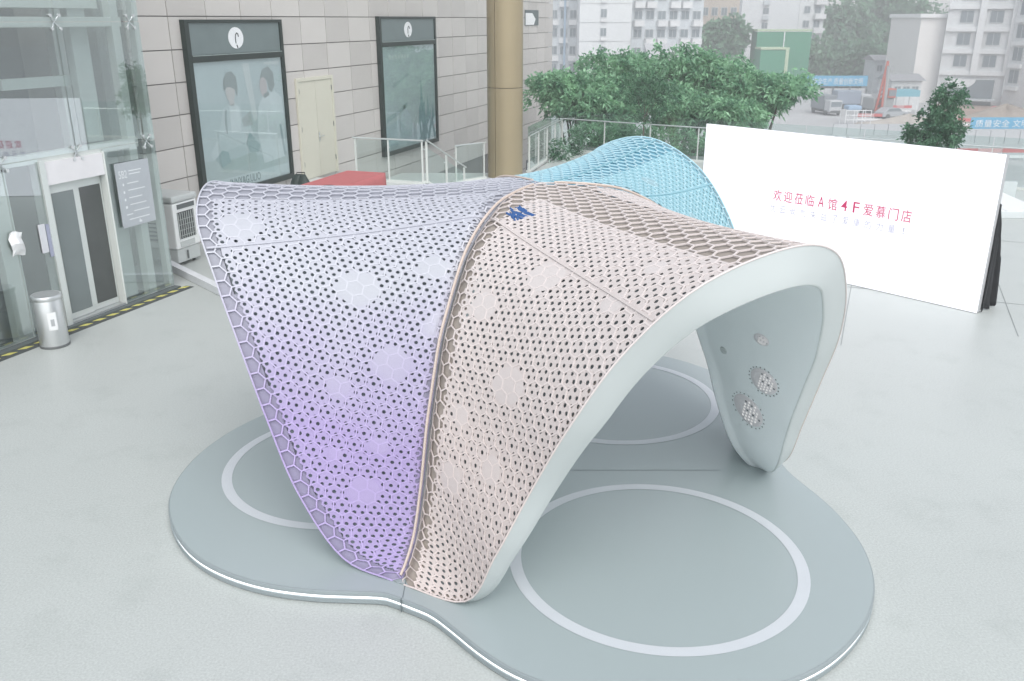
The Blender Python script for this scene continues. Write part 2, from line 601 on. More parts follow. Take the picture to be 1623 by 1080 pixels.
class Petal:
    NA, NW = 241, 49

    def __init__(self, phi):
        self.phi = phi
        ph = R(phi)
        er, et = np.array([math.cos(ph), math.sin(ph), 0]), np.array([-math.sin(ph), math.cos(ph), 0])
        C = np.array([CX, CY, 0])
        sF = FOOT * math.sin(math.pi / 3)
        K = np.array([[-sF, FOOT * .5, .13]] + RIMS[phi] + [[sF, FOOT * .5, .13]])
        rim = catmull(K)
        mid = 7 * 24
        halves = [rim[:mid + 1][::-1], rim[mid:]]
        seam = catmull(SEAM, 12)
        fs_, Ls = arc(seam)
        an = np.linspace(-1, 1, self.NA)
        w = np.linspace(0, 1, self.NW)
        rows_s = np.zeros((self.NA, 3))
        rows_r = np.zeros((self.NA, 3))
        Lr = 0
        for sgn in (-1, 1):
            H = halves[0 if sgn < 0 else 1]
            fr_, L_ = arc(H)
            Lr += L_ / 2
            k = (np.sign(an) == sgn) | (an == 0)
            t = np.abs(an[k])
            hr = np.stack([np.interp(t, fr_, H[:, i]) for i in range(3)], 1)
            rows_r[k] = C + hr[:, 1:2] * er + hr[:, 0:1] * et + np.c_[np.zeros((len(t), 2)), hr[:, 2]]
            rho, z = np.interp(t, fs_, seam[:, 0]), np.interp(t, fs_, seam[:, 1])
            a2 = ph + sgn * math.pi / 3
            rows_s[k] = C + rho[:, None] * np.array([math.cos(a2), math.sin(a2), 0]) + np.c_[np.zeros((len(t), 2)), z]
        self.L = (Lr + Ls) / 2
        P = rows_s[:, None, :] * (1 - w)[None, :, None] + rows_r[:, None, :] * w[None, :, None]
        self.len = np.maximum(np.linalg.norm(rows_r - rows_s, axis=1), 1e-3)
        self.an, self.w = an, w

        def normals(P):
            N = np.cross(np.gradient(P, axis=0), np.gradient(P, axis=1))
            N /= np.maximum(np.linalg.norm(N, axis=2, keepdims=True), 1e-9)
            ref = P - (C + np.array([0, 0, .6]))
            sg = np.sign((N * ref).sum(2).mean())
            return N * sg
        N = normals(P)
        # gentle saddle: the sheet hangs a little inwards between seam and rim
        bow = .05 * 4 * (w * (1 - w))[None, :] * np.clip(self.len / 1.5, 0, 1)[:, None]
        d_seam = self.len[:, None] * w[None, :]
        fold = .045 * np.exp(-(d_seam / .07) ** 2) * np.clip((np.abs(an) - .12) / .1, 0, 1)[:, None]
        P = P - N * (bow + fold)[:, :, None]
        N = normals(P)
        for q in (2, 1, 0):
            N[q] = N[q + 1]
            N[-1 - q] = N[-2 - q]
        # both petals share one normal along a seam
        for sgn in (-1, 1):
            k = an * sgn > .0
            a2 = ph + sgn * math.pi / 3
            tp = np.array([-math.sin(a2), math.cos(a2), 0])
            wt = np.exp(-(d_seam[k] / .22) ** 2)[:, :, None]
            N[k] -= wt * (N[k] @ tp)[:, :, None] * tp
        wt = np.exp(-((d_seam[self.NA // 2]) / .3) ** 2)[:, None]
        N /= np.linalg.norm(N, axis=2, keepdims=True)
        self.P, self.N = P, N

    def ev(self, a, b, off=0.0):
        """a: metres along the arch from its crown, b: metres in from the rim"""
        a, b = np.asarray(a, float), np.asarray(b, float)
        u = np.clip((a / self.L + 1) / 2, 0, 1) * (self.NA - 1)
        ln = np.interp(u, np.arange(self.NA), self.len)
        v = np.clip(1 - b / ln, 0, 1) * (self.NW - 1)
        i, j = np.minimum(u.astype(int), self.NA - 2), np.minimum(v.astype(int), self.NW - 2)
        fu, fv = (u - i)[..., None], (v - j)[..., None]

        def bi(T):
            return (T[i, j] * (1 - fu) + T[i + 1, j] * fu) * (1 - fv) + (T[i, j + 1] * (1 - fu) + T[i + 1, j + 1] * fu) * fv
        p = bi(self.P) + bi(self.N) * np.asarray(off)[..., None]
        p[..., 2] = np.maximum(p[..., 2], .104)
        return p

    def T(self, a):
        """the shell gets thinner towards its feet"""
        return np.interp(np.abs(a) / self.L, [0, .4, .65, .85, 1], [1, 1, .8, .55, .35])

    def ln(self, a):
        return np.interp(np.clip(a / self.L, -1, 1), self.an, self.len)


PET = {ph: Petal(ph) for ph in (180, -60, 60)}


def see_through(m, amount, col):
    """thin milky plastic: part of the light passes through"""
    n, l = m.node_tree.nodes, m.node_tree.links
    tl = n.new('ShaderNodeBsdfTranslucent')
    if isinstance(col, tuple):
        tl.inputs[0].default_value = list(col) + [1]
    else:
        l.new(col, tl.inputs[0])
    ms = n.new('ShaderNodeMixShader')
    ms.inputs[0].default_value = amount
    l.new(n['Principled BSDF'].outputs[0], ms.inputs[1])
    l.new(tl.outputs[0], ms.inputs[2])
    l.new(ms.outputs[0], n['Material Output'].inputs[0])


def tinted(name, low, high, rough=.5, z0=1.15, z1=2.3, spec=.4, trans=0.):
    """pastel colour that runs from one hue at the foot to another at the crown"""
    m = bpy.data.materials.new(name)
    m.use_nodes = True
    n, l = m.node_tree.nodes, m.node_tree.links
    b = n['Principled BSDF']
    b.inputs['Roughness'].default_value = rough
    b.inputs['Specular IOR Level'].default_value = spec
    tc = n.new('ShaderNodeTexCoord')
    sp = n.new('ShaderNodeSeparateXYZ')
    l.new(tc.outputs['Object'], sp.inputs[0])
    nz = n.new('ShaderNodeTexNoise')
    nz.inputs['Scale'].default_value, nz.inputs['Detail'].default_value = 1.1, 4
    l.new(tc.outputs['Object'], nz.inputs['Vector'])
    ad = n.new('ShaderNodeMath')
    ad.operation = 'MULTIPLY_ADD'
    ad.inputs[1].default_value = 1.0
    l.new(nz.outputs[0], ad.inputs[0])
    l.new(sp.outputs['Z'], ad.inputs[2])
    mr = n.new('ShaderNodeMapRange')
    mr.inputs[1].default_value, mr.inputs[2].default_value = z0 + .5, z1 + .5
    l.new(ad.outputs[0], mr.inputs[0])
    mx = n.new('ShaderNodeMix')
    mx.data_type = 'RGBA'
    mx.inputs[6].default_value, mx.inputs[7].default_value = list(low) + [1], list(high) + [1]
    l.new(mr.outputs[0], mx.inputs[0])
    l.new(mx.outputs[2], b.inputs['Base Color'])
    if trans:
        see_through(m, trans, mx.outputs[2])
    return m


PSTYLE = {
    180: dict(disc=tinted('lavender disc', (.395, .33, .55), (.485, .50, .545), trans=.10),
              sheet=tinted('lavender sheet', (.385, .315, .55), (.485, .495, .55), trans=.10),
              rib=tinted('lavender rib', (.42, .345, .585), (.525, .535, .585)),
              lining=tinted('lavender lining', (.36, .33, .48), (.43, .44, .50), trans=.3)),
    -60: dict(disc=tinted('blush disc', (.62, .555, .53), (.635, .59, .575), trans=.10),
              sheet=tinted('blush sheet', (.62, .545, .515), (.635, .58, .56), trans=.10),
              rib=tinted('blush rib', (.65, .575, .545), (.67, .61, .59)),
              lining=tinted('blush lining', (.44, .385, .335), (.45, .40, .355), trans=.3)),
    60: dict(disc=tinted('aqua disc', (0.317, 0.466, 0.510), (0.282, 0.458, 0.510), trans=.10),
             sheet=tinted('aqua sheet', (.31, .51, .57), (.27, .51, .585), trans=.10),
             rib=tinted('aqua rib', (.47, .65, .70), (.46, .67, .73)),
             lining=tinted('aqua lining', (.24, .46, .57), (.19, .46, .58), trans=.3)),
}
M_SKIN = pm('white moulded skin', (.84, .89, .895), .42, var=.03, scale=1.2)
M_FASCIA = pm('pale fascia', (.525, .565, .56), .45, var=.03, scale=1.5)
M_BLANK = pm('milky disc', (.66, .66, .72), .4, var=.04)
M_DOTDARK = pm('dark hole', (.16, .18, .18), .8)
M_DISC = pm('moulded pale disc', (.72, .69, .70), .4, var=.04)
M_DOTWHITE = emitter('bright hole glow', (1.0, .98, .96), .28)  # glow added to the bright see-through holes to lift the dim interior

HEX_R = .0775
PITCH_H = .0655
BLANKS = {
    -60: [(-2.02, .73, .165), (-1.67, 1.44, .13), (-3.05, .78, .13), (-2.65, .45, .11), (-2.56, .98, .09), (-1.13, 1.18, .16), (-1.02, .45, .09), (-.62, .5, .08), (2.2, .8, .16), (1.5, 1.3, .13), (3.0, .6, .12)],
    180: [(2.37, .66, .10), (2.3, 1.15, .16), (2.91, .43, .06), (2.97, .80, .08), (3.3, .5, .13), (1.55, 1.1, .17), (1.5, 1.75, .12), (2.05, 1.6, .10), (.75, .35, .16), (-1.6, .8, .16), (-2.4, .6, .13)],
    60: [(-1.4, 1.2, .13), (-2.2, .7, .15), (-.7, 1.5, .12), (1.5, 1.0, .15), (2.4, .7, .13)],
}


def add_petal(pav, phi):
    pt, st = PET[phi], PSTYLE[phi]
    L = pt.L
    pet = bpy.data.objects.new('petal', None)
    pet.empty_display_size = .2
    COL.objects.link(pet)
    pet.parent = pav
    ORG[pet.name] = ORG[pav.name]
    pet['label'] = {180: 'lavender petal arching over the left ring', -60: 'blush pink petal with the wide pale fascia', 60: 'aqua petal at the back'}[phi]
    # --- hexagon lattice: ribs of every cell
    cells_a, cells_b = [], []
    na, nb = int(L / (HEX_R * math.sqrt(3))) + 2, int(3.2 / (1.5 * HEX_R)) + 2
    for i in range(-1, nb):
        for j in range(-na, na + 1):
            cells_a.append((j + .5 * (i % 2)) * HEX_R * math.sqrt(3))
            cells_b.append(i * 1.5 * HEX_R + .03)
    ca, cb = np.array(cells_a), np.array(cells_b)
    ang = np.arange(6) * math.pi / 3
    va = ca[:, None] + HEX_R * np.sin(ang)[None, :]
    vb = cb[:, None] + HEX_R * np.cos(ang)[None, :]
    va = np.clip(va, -L * .992, L * .992)
    vb = np.clip(vb, 0, pt.ln(va))
    x, y = vb, va
    area = .5 * np.abs((x * np.roll(y, -1, 1) - np.roll(x, -1, 1) * y).sum(1))
    full = 1.5 * math.sqrt(3) * HEX_R ** 2
    keep = area > .12 * full
    va, vb, area = va[keep], vb[keep], area[keep]
    cca, ccb = va.mean(1, keepdims=True), vb.mean(1, keepdims=True)
    rr = np.sqrt(area / full)[:, None] * HEX_R * .866
    kk = np.clip(1 - .0056 / rr, .2, 1)
    ia, ib = cca + (va - cca) * kk, ccb + (vb - ccb) * kk
    ka = np.clip(kk + .035, 0, 1)
    ja, jb = cca + (va - cca) * ka, ccb + (vb - ccb) * ka
    top = pt.ev(va, vb, .0012)
    t2 = pt.ev(ja, jb, .0012)
    inn = pt.ev(ia, ib, 0.0012)
    low = pt.ev(ia, ib, -.009)
    n = len(va)
    V = np.concatenate([top.reshape(-1, 3), t2.reshape(-1, 3), inn.reshape(-1, 3), low.reshape(-1, 3)])
    base = np.arange(n)[:, None] * 6
    k0, k1 = np.arange(6), (np.arange(6) + 1) % 6
    Q = []
    for lv in range(3):
        Q.append(np.stack([base + k0 + lv * 6 * n, base + k1 + lv * 6 * n, base + k1 + (lv + 1) * 6 * n, base + k0 + (lv + 1) * 6 * n], -1).reshape(-1, 4))
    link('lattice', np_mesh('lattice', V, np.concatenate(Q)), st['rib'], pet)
    # --- perforated panels under the lattice, in strips between the joints
    bands = [(.36, .957), (.973, 1.735), (1.735, 2.6), (2.6, 3.4), (3.4, L - .1)]
    hr = PITCH_H / math.sqrt(3)
    a12 = np.arange(12) * math.pi / 6
    rad_out = np.where(np.arange(12) % 2 == 0, hr, hr * math.cos(math.pi / 6)) * 1.0015
    blank_a, blank_b = [], []
    for sgn in (-1, 1):
        for (a0, a1) in bands:
            ha, hb = [], []
            for i in range(0, int(3.1 / (1.5 * hr)) + 1):
                for j in range(int(a0 / PITCH_H) - 1, int(a1 / PITCH_H) + 2):
                    aa = (j + .5 * (i % 2)) * PITCH_H
                    lo_ = a0 + (.30 * PITCH_H if a0 in (.36, .973) else 0)
                    hi_ = a1 - (.30 * PITCH_H if a1 == .957 else 0)
                    if lo_ < aa <= hi_:
                        ha.append(sgn * aa)
                        hb.append(i * 1.5 * hr + .045)
            ha, hb = np.array(ha), np.array(hb)
            ok = (hb > (.04 if phi == -60 else .11)) & (hb < pt.ln(ha) - (.045 if sgn > 0 else .17) - .16 * np.clip(1.2 - np.abs(ha), 0, 1))
            ha, hb = ha[ok], hb[ok]
            if len(ha) < 3:
                continue
            oa = ha[:, None] + rad_out * np.sin(a12)
            ob = hb[:, None] + rad_out * np.cos(a12)
            # panel edges run straight: the last tile of each column reaches its joint
            sn = np.sin(a12)[None, :] * sgn
            if a1 == .957:
                last = (np.abs(ha) + PITCH_H > a1 - .30 * PITCH_H)[:, None] & (sn > .3)
                oa = np.where(last, sgn * a1, oa)
            if a0 in (.36, .973):
                first = (np.abs(ha) - PITCH_H <= a0 + .30 * PITCH_H)[:, None] & (sn < -.3)
                oa = np.where(first, sgn * a0, oa)
            jit = RNG.uniform(.92, 1.06, len(ha))[:, None]
            hole = np.full(len(ha), .0164)[:, None] * jit
            for (xa, xb, xr) in BLANKS[phi]:
                d = np.hypot(ha - xa, hb - xb)
                shut = (d < xr)
                hole[shut] = .0006
            ra, rb = ha[:, None] + hole * np.sin(a12), hb[:, None] + hole * np.cos(a12)
            out = pt.ev(oa, ob, -.0022)
            rim_ = pt.ev(ra, rb, -.0022)
            wall_ = pt.ev(ra, rb, -.0075)
            n = len(ha)
            V = np.concatenate([out.reshape(-1, 3), rim_.reshape(-1, 3), wall_.reshape(-1, 3)])
            base = np.arange(n)[:, None] * 12
            k0, k1 = np.arange(12), (np.arange(12) + 1) % 12
            Q = [np.stack([base + k0 + lv * 12 * n, base + k1 + lv * 12 * n, base + k1 + (lv + 1) * 12 * n, base + k0 + (lv + 1) * 12 * n], -1).reshape(-1, 4) for lv in range(2)]
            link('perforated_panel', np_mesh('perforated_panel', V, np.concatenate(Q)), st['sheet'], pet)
    # --- milky discs lying on the sheet
    for (xa, xb, xr) in BLANKS[phi]:
        th = np.linspace(0, 2 * math.pi, 25)[:-1]
        rr_ = np.array([0.001, xr * .5, xr * .9, xr])
        A = xa + rr_[:, None] * np.sin(th)
        B = xb + rr_[:, None] * np.cos(th)
        B = np.minimum(B, pt.ln(A) - .05)
        Pd = pt.ev(A, B, np.array([-.0006, -.0006, -.0008, -.0018])[:, None] + np.zeros_like(A))
        Pd = np.concatenate([Pd, Pd[:, :1]], 1)
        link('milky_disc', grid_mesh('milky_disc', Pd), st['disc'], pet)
    # --- lining, inner skin, fascia
    aa = np.linspace(-L * .999, L * .999, 181)
    ww = np.linspace(0, 1, 31)
    A = np.repeat(aa[:, None], 31, 1)
    B = pt.ln(aa)[:, None] * ww[None, :]
    la, lb_ = np.linspace(-L * .999, L * .999, 361), np.linspace(0, 1, 61)
    LA = np.repeat(la[:, None], 61, 1)
    LB = pt.ln(la)[:, None] * lb_[None, :]
    lm = grid_mesh('lining', pt.ev(LA, LB, -.021 * np.ones_like(LA)))
    ca_, cb_ = (LA[:-1, :-1] + LA[1:, 1:]) / 2, (LB[:-1, :-1] + LB[1:, 1:]) / 2
    seam_d = pt.ln(ca_) - cb_
    need = np.where(ca_ > 0, .045, .17) + .16 * np.clip(1.2 - np.abs(ca_), 0, 1)
    openz = (np.abs(ca_) < .40) | (cb_ < (.05 if phi == -60 else .12)) | (seam_d < need + .045) | (np.abs(ca_) > L - .16)
    bm = bmesh.new()
    bm.from_mesh(lm)
    bm.faces.ensure_lookup_table()
    kill = [f_ for f_, k_ in zip(bm.faces, openz.ravel()) if not k_]
    bmesh.ops.delete(bm, geom=kill, context='FACES')
    bm.to_mesh(lm)
    bm.free()
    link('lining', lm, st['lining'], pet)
    # dark sheet added in the hollow so the perforations look shaded
    bk = grid_mesh('hole_shade_sheet', pt.ev(LA, LB, -.062 * np.sqrt(pt.T(LA))))
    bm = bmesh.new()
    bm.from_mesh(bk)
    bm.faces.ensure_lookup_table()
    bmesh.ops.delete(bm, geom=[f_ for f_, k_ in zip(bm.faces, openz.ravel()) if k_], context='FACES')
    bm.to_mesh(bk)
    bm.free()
    link('hole_shade_sheet', bk, pm('dark teal hole shade', (.25, .30, .315), .8, var=.35, scale=3), pet)
    ln_ = pt.ln(aa)[:, None]
    b0 = np.minimum(.016, ln_ * .3)
    Bi = b0 + (ln_ - b0) * ww[None, :]
    skin = link('inner_skin', grid_mesh('inner_skin', pt.ev(A, Bi, -.27 * pt.T(A))), M_SKIN, pet)
    lev = [(0, .006), (0, -.09), (0, -.18), (0, -.284), (.1, -.290), (.35, -.2955), (.7, -.2995), (1.0, -.3005)]
    Pf = np.stack([pt.ev(aa, b0[:, 0] * bf, of * .9 * (pt.T(aa) if of < 0 else 1 + 0 * aa)) for bf, of in lev], 1)
    link('edge_fascia', grid_mesh('edge_fascia', Pf), M_FASCIA, pet)
    mb = MB()
    rimp = pt.ev(aa, np.zeros_like(aa), .002)
    mb.tube([tuple(p) for p in rimp[1:-1:2]], .0075, 6)
    mb.build('rim_bead', st['rib'], pet, smooth=True, recalc=False)
    for sgn in (-1, 1):
        for av in ((.965, .10) if phi == 60 and sgn < 0 else (.965, )):
            bb = np.linspace(.02, float(pt.ln(av * sgn)) - .03, 26)
            mb = MB()
            for q0, q1 in zip(bb[:-1], bb[1:]):
                c8 = [pt.ev(np.array(sgn * av + da), np.array(q), of) for of in (-.012, .008) for q in (q0, q1) for da in (-.009, .009)]
                mb.add(c8, [(0, 1, 3, 2), (4, 6, 7, 5), (0, 4, 5, 1), (2, 3, 7, 6), (0, 2, 6, 4), (1, 5, 7, 3)])
            mb.build('joint_strip', st['sheet'], pet)
    return pet, skin


pav = thing('pavilion', 'three-legged pastel pavilion of hexagon lattice over perforated panels', 'pavilion', (CX, CY, PZ))
SK = {}
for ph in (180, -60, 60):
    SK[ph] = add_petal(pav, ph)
for k_, sa in enumerate((240, 0, 120)):
    mb = MB()
    sm = catmull(SEAM, 4)
    d = np.array([math.cos(R(sa)), math.sin(R(sa))])
    mb.tube([(CX + (r_ + .004) * d[0], CY + (r_ + .004) * d[1], z_ + .002) for r_, z_ in sm[2:-1]], .012, 6)
    mb.build('seam_trim', pm('seam tan', (.56, .47, .41), .5), pav, smooth=True, recalc=False)

# perforated discs moulded into the inner skins (the ones on the right leg are in plain view)
DISCS = [(-60, 2.56, .38, .155, 1), (-60, 3.12, .46, .19, 1), (-60, 2.0, .53, .085, 0), (-60, 1.04, .62, .16, 0), (60, -2.39, .38, .14, 1),
         (-60, 2.56, .91, .045, 2), (60, -3.31, .5, .045, 2), (180, 2.5, .5, .14, 1), (-60, -2.6, .5, .15, 1)]
for ph, a0, b0, r0, kind in DISCS:
    pt, (pet, skin) = PET[ph], SK[ph]
    th = np.linspace(0, 2 * math.pi, 33)
    rr_ = np.array([.001, r0 * .6, r0 * .92, r0])
    A, B = a0 + rr_[:, None] * np.sin(th), b0 + rr_[:, None] * np.cos(th)
    Pd = pt.ev(A, B, -.27 * pt.T(A) - np.array([.008, .008, .007, .0008])[:, None])
    dsc = link('moulded_disc', grid_mesh('moulded_disc', Pd), M_DISC if kind < 2 else M_FASCIA, pet)
    mbw, mbd = MB(), MB()

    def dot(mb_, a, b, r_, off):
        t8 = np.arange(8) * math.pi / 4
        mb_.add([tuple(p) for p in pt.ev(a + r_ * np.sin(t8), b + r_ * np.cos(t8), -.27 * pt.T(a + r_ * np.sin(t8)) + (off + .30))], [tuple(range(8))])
    if kind == 1:
        for q in range(22):
            t_ = 2 * math.pi * q / 22
            if q % 11 in (4, ): continue
            dot(mbd, a0 + r0 * 1.1 * math.sin(t_), b0 + r0 * 1.1 * math.cos(t_), .0085, -.303)
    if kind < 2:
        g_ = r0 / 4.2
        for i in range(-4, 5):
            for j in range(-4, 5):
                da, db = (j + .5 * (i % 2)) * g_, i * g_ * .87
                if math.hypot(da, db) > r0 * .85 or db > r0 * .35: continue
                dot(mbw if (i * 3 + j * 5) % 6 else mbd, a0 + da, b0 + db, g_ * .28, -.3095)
    if mbw.v: tag(mbw.build('glow_dots', M_DOTWHITE, pet, recalc=False), kind='stuff')
    if mbd.v: tag(mbd.build('hole_dots', M_DOTDARK, pet, recalc=False), kind='stuff')

# blue work gloves left inside the open cells at the crown
pt = PET[-60]
rg_ = random.Random(4)
mb = MB()
for q in range(22):
    a0_, b0_ = -.74 + rg_.uniform(-.09, .09), 2.2 + rg_.uniform(-.10, .10)
    ln_b, ln_a = rg_.uniform(.04, .075), rg_.uniform(-.03, .03)
    pts_ = [pt.ev(np.array(a0_ + ln_a * t_), np.array(b0_ + ln_b * t_), -.006) for t_ in (-1, 0, 1)]
    mb.tube([tuple(p) for p in pts_], [.008, .014, .008], 6)
bl = mb.build('blue_cloth', pm('blue cotton', (.03, .10, .28), .9, bump=.5, bscale=80), origin=tuple(pt.ev(np.array(-.72), np.array(2.2), -.12)), smooth=True)
tag(bl, 'crumpled blue cloth showing through the open cells at the pavilion crown', 'cloth')

# ================================================================== LED SCREEN
SP, SE = (3.76, 17.47), (.657, -.754)
fs = frame(SP, SE)
scr = thing('led_screen', 'large glowing white display screen with red and grey lettering', 'screen', fs(2.75, -.1, 0))
mb = MB()
mb.box((0, -.13, .02), (5.5, -.012, 2.49), fs)
mb.build('cabinet', pm('screen cabinet', (.42, .43, .44), .6), scr)
mb = MB()
mb.box((.0, -.0115, .012), (5.5, 0, 2.5), fs)
mb.build('display_panel', emitter('white led picture', (.93, .935, 1.0), .53), scr)
M_TRED = emitter('red led letters', (.55, .04, .14), .40)
M_TGREY = emitter('grey led letters', (.42, .42, .52), .45)
for body, s0, s1, zb, hh, m_, bo in (('欢迎莅临A馆4F爱慕门店', 1.62, 4.24, 1.27, .185, M_TRED, .003), ('优云尚气来益了爱康的力量！', 1.58, 4.20, 1.05, .125, M_TGREY, .004)):
    for q, chh in enumerate(body):
        sc_ = s0 + (s1 - s0 - hh) * q / (len(body) - 1)
        wide = hh * (.62 if chh in 'A4F' else .25 if chh == '！' else .92)
        text_mesh(chh, hh, fs, sc_ + (hh - wide) / 2, sc_ + (hh + wide) / 2, zb, .003, scr, m_, name='character', bold=bo * hh, zh=hh * (1 if chh != '！' else .9))
for s_ in (.5, 1.9, 3.3, 4.7):
    mb = MB()
    mb.box((s_ - .03, -.75, 0), (s_ + .03, -.131, .05), fs)
    mb.tube([fs(s_, -.72, .03), fs(s_, -.14, 2.0)], .022, 6)
    mb.build('brace', M_STEEL, scr)
# black cloth hung over the screen's back
mb = MB()
nz_, ns_ = 16, 14
Pc = np.zeros((nz_, ns_, 3))
for i in range(nz_):
    t_ = i / (nz_ - 1)
    for j in range(ns_):
        q = j / (ns_ - 1)
        dep = .12 + q * (.10 + .52 * t_ ** .8) * (1 + .12 * math.sin(9 * q + 3 * t_))
        s_ = 5.47 + .05 * math.sin(14 * q + 2 * t_) + .04 * t_ * math.sin(23 * q)
        Pc[i, j] = fs(s_, -dep, 1.75 * (1 - t_) + .012 + .03 * math.sin(8 * q) * t_ + (-.25 * q * (1 - t_)))
cl = link('black_drape', grid_mesh('black_drape', Pc), M_BLACK, None, fs(5.47, -.3, 0))
sd = cl.modifiers.new('cloth thickness', 'SOLIDIFY')
sd.thickness = .012
tag(cl, 'black cloth hanging down the right end of the white screen', 'cloth')

# ================================================================== GLASS LIFT TOWER on the left
TP, TE = (-5.88, 14.83), (.37, .929)
ft = frame(TP, TE)
M_TGLASS = glass('tower glass', (.92, .955, .95), .20)
M_POST = pm('tower pale steel', (.66, .69, .66), .4, .0, var=.05)
tow = thing('glass_lift_tower', 'glass-walled lift tower with pale steel frame at the left edge', 'lift tower', ft(-2, -1, 0))
TOPZ = 6.4


def tbox(name, s0, s1, n0, n1, z0, z1, mat, parent=tow, f=ft, bevel=0):
    mb = MB()
    mb.box((s0, n0, z0), (s1, n1, z1), f)
    return mb.build(name, mat, parent, bevel=bevel)


tbox('corner_post', -.56, -.40, -.17, -.03, 0, TOPZ, M_POST, bevel=.008)
tbox('corner_post', -.10, -.02, -.15, -.03, 0, TOPZ, M_POST, bevel=.006)
tbox('back_post', -.62, -.42, -1.35, -1.2, 0, TOPZ, M_POST)
tbox('post', -3.12, -2.84, -.20, -.06, 0, 2.42, M_POST, bevel=.01)
tbox('post', -5.9, -5.7, -.2, -.06, 0, TOPZ, M_POST)
tbox('inner_column', -1.13, -.80, -.42, -.28, 2.6, TOPZ, pm('inner column', (.55, .60, .58), .5), bevel=.02)
tbox('inner_column', -1.12, -.62, -.34, -.24, 0, 2.45, pm('inner column', (.55, .60, .58), .5))
tbox('inner_rail', -2.3, -.75, -.55, -.45, 3.45, 3.6, pm('inner column', (.55, .60, .58), .5))
tbox('beam', -6.4, -.35, -.19, -.04, 4.29, 4.43, M_POST, bevel=.012)
tbox('beam', -6.4, -.35, -.17, -.035, 2.46, 2.60, M_POST, bevel=.012)
tbox('beam', -6.4, -.35, -.19, -.04, 6.2, 6.35, M_POST, bevel=.012)
tbox('cap_beam', -2.3, -.6, -1.3, -.22, 4.55, 4.75, M_POST)
tbox('shaft_back', -6.4, -1.0, -1.60, -1.5, 0, TOPZ, M_DARK)
tbox('shaft_floor', -6.4, -.45, -1.49, -.2, .002, .03, pm('shaft floor', (.10, .12, .12), .5))
tbox('shaft_side', -6.45, -6.405, -1.6, -.05, 0, TOPZ, M_DARK)
# glass panes of the front, each its own pane
for s0, s1 in ((-6.38, -4.42), (-4.40, -2.93)):
    tbox('glass_pane', s0, s1, -.012, 0, .05, 2.525, M_TGLASS)
tbox('glass_pane', -2.91, -2.33, -.012, 0, .05, 2.525, M_TGLASS)
tbox('glass_pane', -1.14, -.02, -.012, 0, .05, 2.525, M_TGLASS)
for s0, s1 in ((-6.38, -4.42), (-4.40, -1.64), (-1.62, -.02)):
    tbox('glass_pane', s0, s1, -.012, 0, 2.54, 4.355, M_TGLASS)
    tbox('glass_pane', s0, s1, -.012, 0, 4.37, 6.3, M_TGLASS)
for z0, z1 in ((.05, 2.525), (2.54, 4.355), (4.37, 6.3)):
    tbox('side_pane', -.014, -.002, -1.64, -.03, z0, z1, M_TGLASS)
# spider fittings: an X of arms with four discs
for s_, z_ in ((-1.63, 4.36), (-.21, 4.36), (-4.41, 4.36), (-1.63, 2.53), (-2.92, 2.53), (-.2, 2.53)):
    mb = MB()
    for dx in (-1, 1):
        for dz in (-1, 1):
            mb.tube([ft(s_, -.02, z_), ft(s_ + dx * .075, .012, z_ + dz * .09)], .011, 6)
            mb.tube([ft(s_ + dx * .075, .001, z_ + dz * .09), ft(s_ + dx * .075, .022, z_ + dz * .09)], .024, 10)
    mb.build('spider_fitting', M_STEEL, tow, smooth=True)
# lift doorway
tbox('transom', -2.24, -1.17, -.16, .012, 2.14, 2.47, pm('transom white', (.70, .69, .70), .4))
tbox('door_jamb', -2.34, -2.245, -.18, .03, .03, 2.49, M_PALESTEEL)
tbox('door_jamb', -1.165, -1.135, -.18, .02, .03, 2.49, M_POST)
tbox('threshold', -2.24, -1.17, -.2, .02, .004, .06, M_STEEL)
M_DGLASS = pm('smoked door glass', (.07, .078, .075), .08, var=.2)
for s0, s1, n_ in ((-2.23, -1.72, -.07), (-1.70, -1.18, -.10)):
    d_ = tbox('door_leaf', s0, s1, n_ - .03, n_, .065, 2.13, M_PALESTEEL)
    tbox('door_glass', s0 + .085, s1 - .03, n_ + .001, n_ + .006, .16, 2.0, M_DGLASS if s0 > -2 else pm('grey door glass', (.17, .20, .20), .1), d_)
tbox('call_panel', -2.53, -2.42, .001, .02, 1.2, 1.62, pm('panel pale', (.62, .63, .66), .4), bevel=.006)
tbox('notice', -2.40, -2.34, .001, .006, 1.12, 1.6, pm('notice violet', (.33, .35, .46), .5))
# dark kerb at the tower's foot
tbox('plinth', -6.4, .0, -.02, .12, .001, .03, pm('plinth dark', (.10, .12, .12), .6))

# crumpled paper bag taped to the glass
mb = MB()
for i in range(5):
    a_ = i / 4
    for j in range(5):
        b_ = j / 4
        mb.v.append(ft(-3.02 + .2 * a_ + .015 * math.sin(7 * b_), .004 + .05 * math.sin(math.pi * a_) * math.sin(math.pi * b_) + .012 * ((i * 3 + j * 7) % 3), 1.27 + .33 * b_ + .02 * math.sin(5 * a_)))
for i in range(4):
    for j in range(4):
        mb.f.append((i * 5 + j, i * 5 + j + 1, i * 5 + j + 6, i * 5 + j + 5))
        mb.mi.append(0)
o = mb.build('paper_pouch', M_WHITE, origin=ft(-2.92, 0, 1.27), recalc=False)
o.modifiers.new('thick', 'SOLIDIFY').thickness = .006
tag(o, 'crumpled white paper pouch stuck on the glass beside the lift door', 'pouch')

